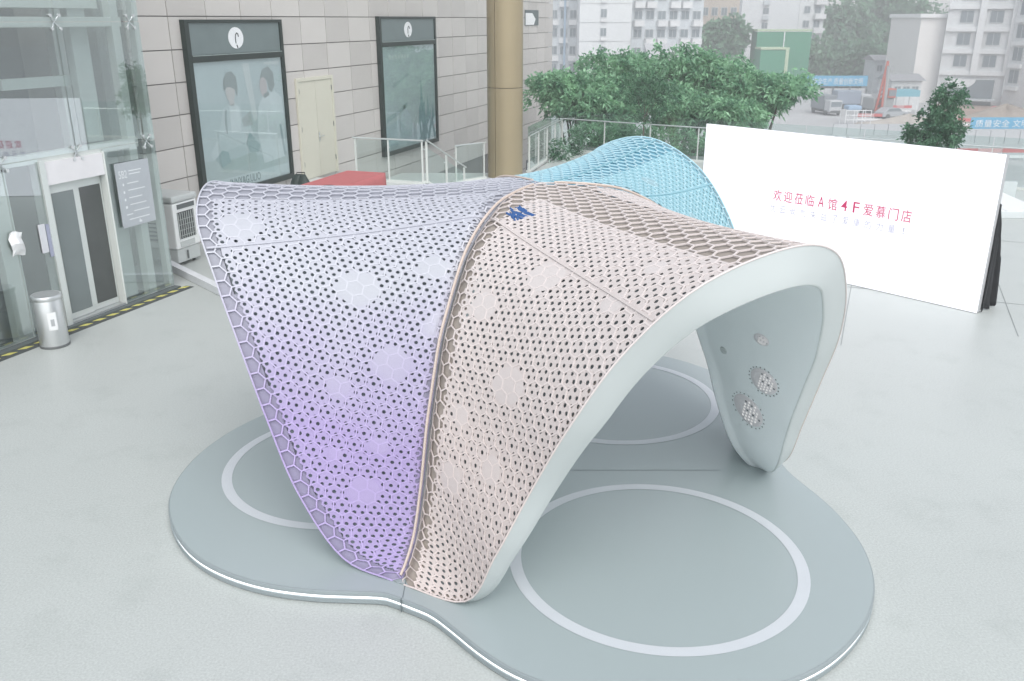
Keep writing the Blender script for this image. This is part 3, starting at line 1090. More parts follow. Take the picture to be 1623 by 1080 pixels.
# black and yellow hazard tape along the tower foot
hz = thing('hazard_tape', 'black and yellow striped hazard tape on the floor along the lift tower', 'tape', ft(-3, .2, 0))
tbox('tape_base', -6.4, .12, .125, .30, .001, .005, pm('tape black', (.06, .07, .07), .6), hz)
M_YEL = pm('tape yellow', (.62, .58, .16), .6, var=.12)
k_ = 0
s_ = -6.3
while s_ < .05:
    mb = MB()
    mb.prism([(s_, .13), (s_ + .13, .13), (s_ + .21, .21), (s_ + .08, .21)], .0055, .0085, ft)
    mb.build('yellow_stripe', M_YEL, hz)
    s_ += .27

# directory board fixed on the tower corner
sg = thing('directory_board', 'grey directory board with faint white lines beside the lift door', 'sign', ft(-.64, .05, 1.25))
tbox('board', -1.0, -.29, .03, .055, 1.25, 2.27, pm('board grey', (.40, .43, .455), .45), sg, bevel=.004)
M_PRINT = pm('board print', (.66, .69, .70), .5)
text_mesh('5B2', .13, ft, -.95, -.78, 2.03, .0565, sg, M_PRINT, zh=.12)
lines = [(-.74, -.47, 2.13), (-.74, -.50, 2.08), (-.90, -.87, 1.93), (-.80, -.56, 1.94), (-.90, -.87, 1.81), (-.80, -.44, 1.83), (-.90, -.87, 1.69), (-.80, -.52, 1.71), (-.90, -.86, 1.57), (-.80, -.45, 1.60), (-.90, -.77, 1.45), (-.74, -.40, 1.49), (-.86, -.42, 1.37)]
for q, (s0, s1, z_) in enumerate(lines):
    tbox('print_line', s0, s1, .0555, .0575, z_ - (.02 if s1 - s0 < .06 else .008), z_ + (.02 if s1 - s0 < .06 else .008), M_PRINT, sg)
tbox('print_mark', -.66, -.60, .0555, .0575, 1.29, 1.32, M_PRINT, sg)
tbox('print_mark', -.65, -.63, .0555, .0575, 1.321, 1.345, M_PRINT, sg)

# ------------------------------------------------------------------ litter bin
bn = thing('litter_bin', 'cylindrical stainless steel litter bin in front of the lift tower', 'bin', (-6.56, 11.9, 0))
mb = MB()
mb.lathe([(.19, .0), (.195, .02), (.195, .70), (.19, .71)], (-6.56, 11.9, 0), 32)
mb.build('body', M_STEEL, bn, smooth=True)
mb = MB()
mb.lathe([(.202, .70), (.207, .71), (.207, .75), (.2, .762), (.18, .765)], (-6.56, 11.9, 0), 32)
mb.build('rim', M_STEEL, bn, smooth=True)
mb = MB()
mb.lathe([(.176, .7655), (.17, .7675), (.02, .768)], (-6.56, 11.9, 0), 24)
mb.build('opening', pm('bin inner', (.30, .32, .32), .5), bn)
mb = MB()
mb.lathe([(.199, -.0), (.202, .004), (.202, .03), (.197, .036)], (-6.56, 11.9, .0), 32)
mb.build('base_ring', pm('bin base', (.12, .13, .13), .5), bn, smooth=True)
mb = MB()
th_ = np.linspace(-72, -38, 9)
vs_ = [(-6.56 + .1975 * math.cos(R(t)), 11.9 + .1975 * math.sin(R(t)), z_) for z_ in (.28, .54) for t in th_]
mb.add(vs_, [(i, i + 1, i + 10, i + 9) for i in range(8)])
mb.build('sticker', M_WHITE, bn, recalc=False)
mb = MB()
vs_ = [(-6.56 + .1985 * math.cos(R(t)), 11.9 + .1985 * math.sin(R(t)), z_) for z_ in (.34, .44) for t in np.linspace(-62, -48, 5)]
mb.add(vs_, [(i, i + 1, i + 6, i + 5) for i in range(4)])
mb.build('sticker_print', pm('print grey', (.4, .42, .43), .6), bn, recalc=False)

# ------------------------------------------------------------------ evaporative air cooler by the wall
fc = frame((-6.25, 16.10), (.33, .944))      # s along the wall, n outwards
ac = thing('air_cooler', 'white floor-standing air cooler on castors beside the tiled wall', 'air cooler', fc(.3, -.4, 0))
M_ACW = pm('cooler white plastic', (.78, .80, .79), .4, var=.03)
M_ACG = pm('cooler grey plastic', (.50, .53, .52), .5, var=.04)


def cbox(name, s0, s1, n0, n1, z0, z1, mat, parent=ac, bevel=0):
    return tbox(name, s0, s1, n0, n1, z0, z1, mat, parent, fc, bevel)


cbox('tank', .02, .66, -.88, -.02, .07, .33, M_ACG, bevel=.02)
cbox('body', .0, .68, -.90, 0, .335, 1.20, M_ACW, bevel=.03)
cbox('top', -.02, .70, -.92, .02, 1.205, 1.33, M_ACG, bevel=.04)
cbox('control_strip', .12, .60, .001, .012, 1.08, 1.165, pm('control dark', (.12, .14, .14), .4))
gr = cbox('grille_back', .10, .56, .001, .01, .52, 1.02, pm('grille dark', (.05, .06, .06), .6))
for q in range(8):
    cbox('louvre', .10 + q * .0605, .108 + q * .0605, .011, .025, .53, 1.01, M_ACG, gr)
for q in range(4):
    cbox('louvre', .105, .555, .0255, .03, .58 + q * .1, .588 + q * .1, M_ACG, gr)
sv = None
pad = cbox('side_pad', -.006, -.001, -.62, -.28, .45, 1.02, pm('pad pale', (.48, .51, .5), .8, var=.5, scale=30))
for q in range(7):
    cbox('side_slot', -.009, -.0065, -.60, -.30, .48 + q * .078, .51 + q * .078, pm('grille dark', (.05, .06, .06), .6), pad)
cbox('water_gauge', .25, .29, .001, .008, .12, .28, pm('control dark', (.12, .14, .14), .4))
cbox('drawer', .1, .5, .001, .012, .37, .47, M_ACG)
for s_ in (.08, .54):
    for n_ in (-.10, -.74):
        mb = MB()
        mb.tube([fc(s_ - .015, n_, .035), fc(s_ + .015, n_, .035)], .034, 10)
        mb.build('castor', pm('control dark', (.12, .14, .14), .4), ac)

# ------------------------------------------------------------------ white batten lying on the floor
fb = frame((-6.75, 16.40), (1.75, -1.95))
mb = MB()
mb.box((0, -.07, .003), (3.9, .07, .14), fb)
o = mb.build('white_batten', pm('batten white', (.68, .70, .72), .5), origin=fb(0, 0, 0), bevel=.008)
tag(o, 'long white batten lying on the floor between lift tower and pavilion', 'batten')

# ------------------------------------------------------------------ advertising light boxes on the wall
M_FRAME = pm('poster frame dark green', (.018, .030, .026), .35, var=.3, scale=6)
M_HEAD = pm('poster header', (.15, .19, .19), .4, var=.15, scale=3)
M_PAPER = pm('poster pale print', (.45, .53, .54), .5, var=.10, scale=.9)


def ell(cs, cz, rs, rz, n=28, a0=0):
    return [(cs + rs * math.cos(2 * math.pi * i / n + a0), cz + rz * math.sin(2 * math.pi * i / n + a0)) for i in range(n)]


def printed(name, poly, lvl, mat, parent):
    mb = MB()
    mb.prism(poly, .062 + .0022 * lvl, .0632 + .0022 * lvl, lambda a, b, c: fw(a, c, b))
    return mb.build(name, mat, parent)


def poster(label, s0, s1, z0, z1, hz_):
    t = thing('advertising_light_box', label, 'light box', fw((s0 + s1) / 2, .05, z0), 'advertising boxes on the tiled wall')
    for nm, a, b, c, d in (('frame_side', s0, s0 + .13, z0, z1), ('frame_side', s1 - .10, s1, z0, z1), ('frame_bar', s0 + .131, s1 - .101, z1 - .06, z1), ('frame_bar', s0 + .131, s1 - .101, hz_ - .14, hz_), ('frame_bar', s0 + .131, s1 - .101, z0, z0 + .12)):
        tbox(nm, a, b, .002, .12, c, d, M_FRAME, t, fw, bevel=.006)
    tbox('frame_bead', s0 + .14, s1 - .11, .121, .13, hz_ - .02, hz_ - .005, pm('bead', (.28, .34, .33), .3), t, fw)
    tbox('header_panel', s0 + .131, s1 - .101, .01, .085, hz_ + .001, z1 - .061, M_HEAD, t, fw)
    pic = tbox('picture', s0 + .131, s1 - .101, .01, .062, z0 + .121, hz_ - .141, M_PAPER, t, fw)
    tbox('cover_glass', s0 + .131, s1 - .101, .083, .087, z0 + .121, hz_ - .141, glass('poster glass', (.96, .98, .98), .07), t, fw)
    cs, cz = (s0 + s1) / 2 - .05, (hz_ + z1) / 2 - .03
    mb = MB()
    mb.prism(ell(cs, cz, .26, .215), .086, .094, lambda a, b, c: fw(a, c, b))
    em = mb.build('emblem', pm('emblem white', (.75, .77, .78), .4), t)
    mb = MB()
    pts = [(-.02, -.10), (-.025, .0), (-.012, .06), (.03, .09), (.065, .07), (.075, .02)]
    mb.tube([fw(cs + a * 1.1, .097, cz + b * 1.1) for a, b in pts], .011, 6)
    mb.build('emblem_stroke', pm('emblem ink', (.04, .05, .05), .5), em)
    mb = MB()
    mb.tube([fw(cs - .0, .097, cz - .14), fw(cs + .03, .097, cz - .20)], .013, 6)
    mb.build('emblem_stroke', pm('emblem ink', (.04, .05, .05), .5), em)
    return t, pic


t1, pc1 = poster('large light box poster with two figures in pale clothes', 1.31, 4.70, .80, 4.39, 3.72)
C_ = lambda nm, c: pm('print ' + nm, c, .5, var=.12, scale=3)
art = [
    ('print_floor', [(1.46, 1.18), (4.57, 1.18), (4.57, 1.45), (1.46, 1.62)], 0, C_('mist', (.40, .48, .48))),
    ('print_band', [(1.46, .94), (4.57, .94), (4.57, 1.17), (1.46, 1.17)], 0, C_('band', (.50, .58, .59))),
    ('print_wall', [(3.1, 3.5), (3.35, 3.5), (3.5, 2.3), (3.35, 2.25)], 0, C_('pale', (.55, .60, .60))),
    ('print_figure', [(2.5, 2.72), (2.28, 2.6), (2.05, 2.05), (1.72, 1.75), (1.8, 1.62), (2.3, 1.75), (2.75, 1.8), (3.3, 1.95), (3.28, 2.12), (2.95, 2.2), (2.92, 2.62), (2.72, 2.74)], 1, C_('coat', (.50, .57, .58))),
    ('print_shirt', [(2.52, 2.68), (2.5, 2.1), (2.86, 2.12), (2.86, 2.6), (2.7, 2.7)], 2, C_('shirt', (.60, .66, .67))),
    ('print_lapel', [(2.36, 2.60), (2.31, 2.35), (2.33, 2.1), (2.37, 2.1), (2.38, 2.35), (2.42, 2.58)], 3, C_('lapel', (.32, .38, .39))),
    ('print_neck', [(2.54, 2.82), (2.7, 2.82), (2.7, 2.66), (2.54, 2.66)], 2, C_('skin', (.53, .52, .51))),
    ('print_face', ell(2.60, 2.94, .16, .2), 3, C_('skin', (.53, .52, .51))),
    ('print_hair', [(2.38, 2.98), (2.40, 3.2), (2.52, 3.34), (2.7, 3.36), (2.84, 3.24), (2.86, 3.0), (2.82, 2.84), (2.76, 2.98), (2.62, 3.04), (2.5, 3.05), (2.42, 3.0)], 4, C_('hair', (.26, .30, .30))),
    ('print_shoe', [(1.86, 1.62), (2.08, 1.42), (2.38, 1.5), (2.32, 1.72), (2.12, 1.78)], 3, C_('teal', (.30, .40, .41))),
    ('print_shoe', [(2.98, 1.82), (3.14, 2.06), (3.34, 1.86), (3.5, 1.72), (3.4, 1.58), (3.1, 1.62)], 3, C_('teal', (.30, .40, .41))),
    ('print_bag', [(2.9, 2.35), (3.25, 2.5), (3.3, 2.2), (2.95, 2.18)], 2, C_('bag', (.38, .42, .42))),
    ('print_box', [(2.1, 1.5), (3.3, 1.62), (3.35, 1.4), (2.1, 1.28)], 1, C_('box', (.37, .45, .44))),
    ('print_figure', [(3.72, 2.72), (3.56, 2.55), (3.45, 2.0), (3.6, 1.3), (4.45, 1.35), (4.56, 2.2), (4.5, 2.7), (4.25, 2.85), (3.95, 2.8)], 1, C_('robe', (.58, .65, .66))),
    ('print_face', ell(3.82, 2.98, .14, .22), 3, C_('skin2', (.50, .46, .46))),
    ('print_hair', [(3.72, 3.16), (3.82, 3.34), (4.06, 3.4), (4.24, 3.26), (4.26, 2.98), (4.12, 2.84), (4.02, 2.9), (3.98, 3.08), (3.86, 3.18)], 4, C_('hair2', (.27, .31, .31))),
    ('print_collar', [(3.78, 2.8), (3.98, 2.86), (4.02, 2.78), (3.82, 2.72)], 4, C_('hair', (.26, .30, .30))),
    ('print_edge', [(4.32, 2.1), (4.4, 2.1), (4.5, 1.4), (4.42, 1.38)], 2, C_('slate', (.32, .40, .42))),
    ('print_hat', [(3.9, 3.44), (4.5, 3.42), (4.5, 3.50), (3.9, 3.50)], 4, C_('pale', (.55, .60, .60))),
]
for nm, poly, lv, m_ in art:
    printed(nm, poly, lv, m_, pc1)
text_mesh('JNNX&G.ULIO', .2, fw, 2.26, 3.4, .97, .0645, pc1, C_('ink', (.05, .12, .13)), zh=.17)
t2, pc2 = poster('narrow-looking far light box poster with bluish misty print', 9.5, 13.38, .62, 4.47, 3.80)
for nm, poly, lv, m_ in [
    ('print_spire', [(11.75, .8), (11.85, 1.3), (11.95, 1.25), (12.05, 1.9), (12.12, 1.8), (12.22, 2.75), (12.34, 1.9), (12.45, 2.0), (12.5, .8)], 1, C_('forest', (.24, .36, .38))),
    ('print_spire', [(12.4, .8), (12.5, 1.6), (12.58, 1.5), (12.68, 2.2), (12.78, 1.6), (12.88, 1.75), (12.95, 1.2), (13.0, .8)], 2, C_('forest2', (.28, .41, .43))),
    ('print_spire', [(12.9, .8), (12.98, 1.5), (13.08, 1.9), (13.16, 1.5), (13.24, 1.4), (13.24, .8)], 1, C_('forest', (.24, .36, .38))),
    ('print_shadow', [(9.8, 1.7), (10.6, 1.85), (11.2, 2.05), (11.2, 1.9), (10.5, 1.7), (9.8, 1.55)], 1, C_('stroke', (.33, .42, .44))),
    ('print_hill', [(9.7, .9), (9.7, 1.4), (10.6, 1.6), (11.4, 1.5), (11.9, 1.0), (11.9, .8)], 0, C_('hill', (.40, .50, .53))),
    ('print_peak', [(10.6, 1.6), (11.0, 2.0), (11.5, 1.5), (11.2, 1.2)], 1, C_('peak', (.48, .56, .60))),
    ('print_shadow', [(10.3, 2.6), (11.4, 2.9), (11.4, 2.82), (10.3, 2.5)], 1, C_('stroke2', (.37, .45, .47)))]:
    printed(nm, poly, lv, m_, pc2)
for q in range(7):
    printed('print_mark', [(10.1 + q * .2, 3.3), (10.22 + q * .2, 3.3), (10.22 + q * .2, 3.42), (10.1 + q * .2, 3.42)], 1, C_('pale', (.55, .60, .60)), pc2)

# ------------------------------------------------------------------ cream double door on the landing
dr = thing('service_door', 'cream metal double door in the tiled wall between the light boxes', 'door', fw(6.05, .02, .62))
M_CREAM = pm('cream paint', (.58, .57, .48), .45, var=.04)
for a, b, c, d in ((5.2, 5.28, .625, 3.06), (6.84, 6.92, .625, 3.06), (5.281, 6.839, 2.98, 3.06)):
    tbox('door_frame', a, b, .002, .06, c, d, M_CREAM, dr, fw, bevel=.005)
for a, b in ((5.285, 6.05), (6.06, 6.835)):
    lf = tbox('door_leaf', a, b, .004, .038, .63, 2.975, M_CREAM, dr, fw)
    for z_ in (.95, 1.8, 2.7):
        tbox('hinge', a - .0 if a < 6 else b - .02, a + .02 if a < 6 else b, .039, .055, z_, z_ + .12, pm('hinge', (.16, .17, .16), .4), lf, fw)
mb = MB()
mb.tube([fw(6.10, .04, 1.62), fw(6.10, .09, 1.62), fw(6.24, .09, 1.62)], .013, 8)
mb.build('handle', M_STEEL, dr)
tbox('lock_plate', 6.07, 6.13, .0385, .044, 1.5, 1.72, M_STEEL, dr, fw)

# ------------------------------------------------------------------ golden column
gc = thing('golden_column', 'tall round golden clad column in front of the wall end', 'column', (-.20, 26.4, 0))
M_GOLD = pm('satin gold cladding', (.345, .285, .18), .38, .35, var=.07, scale=1.2)
for z0, z1 in ((.0, 2.55), (2.565, 6.4)):
    for t0, t1 in ((-122, 58), (60, 236)):
        mb = MB()
        n = 20
        an_ = [R(t0 + (t1 - t0) * i / n) for i in range(n + 1)]
        vs_ = [(-.20 + r_ * math.cos(a), 26.4 + r_ * math.sin(a), z_) for z_ in (z0, z1) for r_ in (.515, .49) for a in an_]
        m_ = n + 1
        fs_ = []
        for i in range(n):
            fs_ += [(i, i + 1, 2 * m_ + i + 1, 2 * m_ + i), (m_ + i, 3 * m_ + i, 3 * m_ + i + 1, m_ + i + 1), (2 * m_ + i, 2 * m_ + i + 1, 3 * m_ + i + 1, 3 * m_ + i), (i, m_ + i, m_ + i + 1, i + 1)]
        fs_ += [(0, 2 * m_, 3 * m_, m_), (n, m_ + n, 3 * m_ + n, 2 * m_ + n)]
        mb.add(vs_, fs_)
        mb.build('cladding_panel', M_GOLD, gc, smooth=True)
mb = MB()
mb.lathe([(.47, 0), (.47, 6.35)], (-.20, 26.4, 0), 28)
mb.build('core', M_DARK, gc)

# ------------------------------------------------------------------ glass railings
M_RAIL = pm('handrail steel', (.62, .66, .65), .3, .6, var=.05)


def railing(name, label, pts, rail_z, glass_top, n_seg, post_w=.05, base=0., group='glass railings', inset=.08, rail_r=.02, end_posts=True):
    """pts: two plan points with their base heights"""
    a, b = Vector(pts[0]), Vector(pts[1])
    t = thing(name, label, 'railing', tuple((a + b) / 2), group)
    d = Vector((b.x - a.x, b.y - a.y, 0))
    L = d.length
    d.normalize()
    nn = Vector((d.y, -d.x, 0))
    f = lambda s, n, z: tuple(a + d * s + nn * n + Vector((0, 0, z + (b.z - a.z) * s / L)))
    seg = L / n_seg
    for i in range(n_seg):
        mb = MB()
        mb.box((i * seg + .012, -.006, .06), ((i + 1) * seg - .012, .006, glass_top), f)
        mb.build('glass_pane', M_GLASS, t)
    for i in range(n_seg + 1):
        mb = MB()
        mb.box((i * seg - .012, .02, 0), (i * seg + .012, .02 + post_w, rail_z - .02), f)
        p_ = mb.build('post', M_POST, t)
        mb = MB()
        mb.tube([f(i * seg, .02, rail_z * .8), f(i * seg, -.02, rail_z * .8)], .018, 8)
        mb.build('glass_clamp', M_STEEL, p_)
    mb = MB()
    mb.tube([f(-.05, inset, rail_z), f(L + .05, inset, rail_z)], rail_r, 8)
    mb.build('handrail', M_RAIL, t, smooth=True)
    mb = MB()
    mb.box((-.05, -.05, .001), (L + .05, .10, .06), f)
    mb.build('base_channel', M_POST, t)
    return t


railing('glass_balustrade', 'glass balustrade with bright handrail along the terrace back edge', ((1.78, 32.02, 0), (19.0, 21.05, 0)), 1.1, 1.36, 12)
railing('glass_balustrade', 'short glass balustrade from golden column to terrace corner', ((.48, 27.1, 0), (1.74, 31.95, 0)), 1.1, 1.36, 4)
p0, p1 = Vector(fw(5.85, 1.2, .62)), Vector(fw(5.85, 3.0, .62))
railing('glass_railing', 'level glass railing on the landing below the far light box', (tuple(p0), tuple(p1)), 1.05, 1.0, 2)
p2, p3 = Vector(fw(5.92, 3.02, .62)), Vector(fw(8.3, 3.02, -.35))
railing('glass_railing', 'sloping glass railing running down beside the landing steps', (tuple(p2), tuple(p3)), 1.03, .9, 2)
railing('glass_railing', 'short glass railing just left of the golden column', ((-1.62, 25.3, 0), (-.85, 26.0, 0)), 1.05, 1.02, 1)

# ------------------------------------------------------------------ red covered table and black bags on the landing side
M_RED = pm('red tablecloth', (.44, .13, .13), .8, var=.12, scale=5, bump=.3, bscale=20)
ftb = frame((-3.42, 18.05), (.328, .945))
tb = thing('covered_table', 'table under a red cloth behind the lavender petal', 'table', ftb(0, 0, .62))
mb = MB()
n_ = 24
Pt = []
for z_, k_, amp in ((1.33, .96, 0), (1.345, .975, 0), (1.34, 1.0, .0), (1.2, 1.01, .012), (.95, 1.02, .025), (.68, 1.03, .035)):
    row = []
    for i in range(4 * n_):
        sd_, q = divmod(i, n_)
        q = q / n_ * 2 - 1
        s_, nn_ = [(q, -1), (1, q), (-q, 1), (-1, -q)][sd_]
        w_ = 1 + amp * math.sin(i * 1.9) / .8
        row.append(ftb(s_ * .95 * k_ * w_, nn_ * .45 * k_ * w_, z_))
    Pt.append(row)
Pt = np.array(Pt)
Pt = np.concatenate([Pt, Pt[:, :1]], 1)
link('tablecloth', grid_mesh('tablecloth', Pt), M_RED, tb)
mb = MB()
mb.box((-.91, -.43, 1.30), (.91, .43, 1.3355), ftb)
mb.build('table_top', M_RED, tb)
for sx in (-.85, .85):
    for sy in (-.36, .36):
        mb = MB()
        mb.tube([ftb(sx, sy, .622), ftb(sx, sy, 1.29)], .02, 6)
        mb.build('leg', M_STEEL, tb)


def lump(name, label, c, size, seed, z0, handle=False, group='black bags behind the pavilion'):
    rr = random.Random(seed)
    t = thing(name, label, 'bag', (c[0], c[1], z0), group)
    nu, nv = 22, 12
    Pb = np.zeros((nv, nu + 1, 3))
    ph_ = [rr.uniform(0, 6.28) for _ in range(6)]
    for j in range(nv):
        v_ = j / (nv - 1)
        for i in range(nu + 1):
            u_ = 2 * math.pi * (i % nu) / nu
            pr = (math.sin(math.pi * (.12 + .86 * v_)) ** .55) * (1 - .45 * v_)
            w_ = 1 + .14 * math.sin(3 * u_ + ph_[0] + 3 * v_) + .09 * math.sin(7 * u_ + ph_[1] - 5 * v_)
            Pb[j, i] = (c[0] + size[0] * pr * w_ * math.cos(u_), c[1] + size[1] * pr * w_ * math.sin(u_), z0 + .003 + size[2] * v_ * (1 + .10 * math.sin(2 * u_ + ph_[2])))
    Pb[-1] = Pb[-1].mean(0)
    link('bag_body', grid_mesh('bag_body', Pb), pm('black nylon', (.02, .034, .030), .55, var=.4, scale=8, bump=.5, bscale=25), t)
    mb = MB()
    top = z0 + size[2]
    mb.tube([(c[0] - .09, c[1], top - .05), (c[0] - .08, c[1] + .02, top + .03), (c[0] + .08, c[1] + .02, top + .03), (c[0] + .09, c[1], top - .05)], .012, 6)
    mb.build('handle', M_BLACK, t, smooth=True)
    return t


lump('black_bag', 'slumped dark bag with a raised peak near the big poster', (-4.35, 18.25), (.36, .34, .78), 3, .62)
lump('black_bag', 'flat dark bundle spread out left of the slumped bag', (-4.85, 18.1), (.5, .35, .50), 5, .62)
# black chair back in front of the table
ch = thing('black_chair', 'black chair with a rounded back standing before the red table', 'chair', (-3.55, 16.9, .0))
fch = frame((-3.58, 17.2), (1, 0.05))
Pch = []
for z_, wd in ((1.02, .16), (1.06, .2), (1.12, .215), (1.22, .215), (1.29, .20), (1.335, .16), (1.35, .10)):
    Pch.append([fch(wd * math.sin(R(a)), .05 * math.cos(R(a)) - .03, z_) for a in range(0, 361, 20)])
link('backrest', grid_mesh('backrest', np.array(Pch)), pm('black nylon', (.02, .034, .030), .55), ch)
mb = MB()
mb.prism(ell(0, .25, .22, .22, 20), .44, .50, lambda a, b, c: fch(a, b, c))
mb.build('seat', pm('black nylon', (.02, .034, .030), .55), ch, bevel=.01)
for sx in (-.17, .17):
    mb = MB()
    mb.tube([fch(sx, -.02, 1.05), fch(sx, .03, .48), fch(sx * 1.15, .0, .003)], .014, 6)
    mb.build('leg', M_STEEL, ch, smooth=True)
    mb = MB()
    mb.tube([fch(sx, .42, .46), fch(sx * 1.15, .48, .003)], .014, 6)
    mb.build('leg', M_STEEL, ch)

# ------------------------------------------------------------------ low white cabinet at the right terrace edge
fh = frame((10.3, 20.6), (1.0, -.10))
hb = thing('white_floor_cabinet', 'low white box with a hinged lid right of the screen', 'cabinet', fh(.8, -1.2, 0))
tbox('carcass', 0, 2.2, -2.6, 0, .002, .16, pm('cabinet white', (.62, .66, .66), .4), hb, fh, bevel=.01)
for s0, s1 in ((.02, 1.28), (1.30, 2.18)):
    ld = tbox('lid', s0, s1, -2.58, -.02, .161, .18, M_WHITE, hb, fh)
mb = MB()
mb.tube([fh(1.05, -1.1, .185), fh(1.05, -1.1, .22), fh(1.05, -.85, .22), fh(1.05, -.85, .185)], .012, 6)
mb.build('lid_handle', M_STEEL, hb)
tbox('rear_rail', -.2, 2.6, -2.75, -2.66, .002, .42, pm('kerb pale', (.55, .60, .60), .5), hb, fh)

# ================================================================== PLANTS
def at(x, y, Y):
    """point at depth Y seen towards image position (x, y) of the 1623 px wide photograph: used only to size far things"""
    u, v = (x - 811.5) / 1400, (540 - y) / 1400
    c_, s_ = math.cos(R(PITCH)), math.sin(R(PITCH))
    t = Y / (c_ + v * s_)
    return Vector((u * t, Y, CAM_H + (-s_ + v * c_) * t))


def gp(x, y, z=STREET):
    u, v = (x - 811.5) / 1400, (540 - y) / 1400
    c_, s_ = math.cos(R(PITCH)), math.sin(R(PITCH))
    t = (z - CAM_H) / (-s_ + v * c_)
    return Vector((u * t, (c_ + v * s_) * t, z))


LEAF_A = leaf_mat('broad leaves', (.035, .16, .085), (.40, .68, .42), 1.9)
LEAF_B = leaf_mat('dark glossy leaves', (.03, .11, .065), (.14, .30, .17), 3.0)
LEAF_C = leaf_mat('far leaves', (.06, .19, .11), (.22, .42, .25), .35)
M_BARK = pm('bark', (.13, .115, .095), .9, var=.3, scale=6, bump=.6, bscale=20)


def leaves(centres, dirs, n_per, length, width, droop, rng, spread=1.0):
    """rosettes of folded leaves round each centre; returns verts, quads"""
    m = len(centres)
    C = np.repeat(centres, n_per, 0)
    D = np.repeat(dirs, n_per, 0)
    k = m * n_per
    rnd = rng.normal(size=(k, 3))
    d = D * .55 + rnd * .75 * spread
    d[:, 2] += .05
    d /= np.linalg.norm(d, axis=1, keepdims=True)
    side = np.cross(d, rng.normal(size=(k, 3)))
    side /= np.linalg.norm(side, axis=1, keepdims=True) + 1e-9
    ln = length * rng.uniform(.6, 1.15, (k, 1))
    wd = width * rng.uniform(.7, 1.1, (k, 1))
    up = np.cross(side, d)
    base = C + rng.normal(size=(k, 3)) * length * .35
    midp = base + d * ln * .5 + up * wd * .15
    tip = base + d * ln - np.c_[np.zeros((k, 2)), droop * ln[:, 0]]
    V = np.stack([base, midp + side * wd * .5, tip, midp - side * wd * .5], 1).reshape(-1, 3)
    Q = np.arange(4 * k).reshape(-1, 4)
    return V, Q


def tree(name, label, base, cc, rad, n_clump, n_leaf, ln, wd, mat, cat='tree', group=None, seed=1, lobes=5, trunk_r=.12, droop=.25, core=.25):
    rng = np.random.default_rng(seed)
    t = thing(name, label, cat, tuple(base), group)
    cc, rad = np.array(cc), np.array(rad)
    # uneven crown: a few lobes
    lob = cc + rng.uniform(-.55, .55, (lobes, 3)) * rad
    lr = rng.uniform(.45, .72, (lobes, 1)) * rad
    lob = np.vstack([cc[None], lob])
    lr = np.vstack([rad[None] * .62, lr])
    w = rng.integers(0, len(lob), n_clump)
    d = rng.normal(size=(n_clump, 3))
    d[:, 2] = d[:, 2] * .9 + .25
    d /= np.linalg.norm(d, axis=1, keepdims=True)
    rr = rng.uniform(core, 1, (n_clump, 1)) ** .5
    C = lob[w] + d * lr[w] * rr
    V, Q = leaves(C, d, n_leaf, ln, wd, droop, rng)
    link('crown', np_mesh('crown', V, Q), mat, t)
    mb = MB()
    b = Vector(base)
    top = Vector(cc) + Vector((0, 0, -.1 * rad[2]))
    h = top - b
    pts = [b + h * q + Vector((math.sin(q * 5 + seed) * .05, math.cos(q * 4 + seed) * .05, 0)) * h.length * .12 for q in (0, .3, .6, .85, 1)]
    mb.tube(pts, [trunk_r, trunk_r * .85, trunk_r * .7, trunk_r * .5, trunk_r * .2], 8)
    tr_ = mb.build('trunk', M_BARK, t, smooth=True)
    for q in range(lobes + 1):
        mb = MB()
        p0 = pts[2] + (pts[3] - pts[2]) * rng.uniform(-.4, .9)
        e = Vector(lob[q])
        mb.tube([p0, (p0 + e) / 2 + Vector((0, 0, .12 * rad[2])), e], [trunk_r * .42, trunk_r * .28, trunk_r * .1], 6)
        mb.build('limb', M_BARK, tr_, smooth=True)
    return t


GT = 'broad-leaved trees beyond the balustrade'
spec = [
    ('broad-leaved tree spreading beside the end of the tiled wall', (915, 150), 35.0, (1.75, 1.6, 1.15), 1),
    ('broad-leaved tree with the widest crown behind the aqua petal', (1005, 128), 36.5, (2.1, 1.8, 1.25), 2),
    ('broad-leaved tree whose top stands highest above the balustrade', (1105, 128), 37.0, (2.2, 1.8, 1.35), 3),
    ('lower broad-leaved tree reaching right towards the white screen', (1205, 163), 35.0, (1.8, 1.5, .95), 4),
    ('small broad-leaved tree filling the gap low behind the balustrade', (1075, 172), 34.6, (1.7, 1.2, .75), 5),
    ('bushy low tree under the widest crown, left of the dark potted tree', (950, 178), 34.4, (1.5, 1.1, .8), 6),
    ('bushy low tree nearest the left corner of the white screen', (1165, 186), 33.6, (1.7, 1.1, .62), 7),
]
for lb, q, Y, rd, sd_ in spec:
    c = at(q[0], q[1], Y)
    tree('broad_leaved_tree', lb, (c.x + .2, Y + .3, STREET), c, rd, 620, 14, .25, .095, LEAF_A, group=GT, seed=sd_, lobes=7, trunk_r=.16)


def potted(name, label, x, y, Y, rd, seed, n=260):
    c = at(x, y, Y)
    t = tree(name, label, (c.x, Y, .42), c, rd, n, 14, .115, .05, LEAF_B, 'potted tree', 'potted trees on the terrace', seed, 5, .035, .15, .1)
    mb = MB()
    mb.lathe([(.20, -.417), (.24, -.40), (.30, .02), (.31, .05), (.28, .05), (.26, .0)], (c.x, Y, .42), 20)
    mb.build('pot', pm('pot glazed grey', (.22, .24, .24), .4), t, smooth=True)
    return t


potted('potted_tree', 'dense dark potted tree behind the aqua petal', 1022, 172, 30.2, (.95, .8, 1.15), 21)
potted('potted_tree', 'rounded potted tree rising above the top of the white screen', 1492, 187, 22.0, (.80, .7, .84), 22, 380)
potted('potted_tree', 'small sprig of a potted shrub left of the rounded one', 1446, 213, 22.4, (.22, .2, .30), 23, 40)

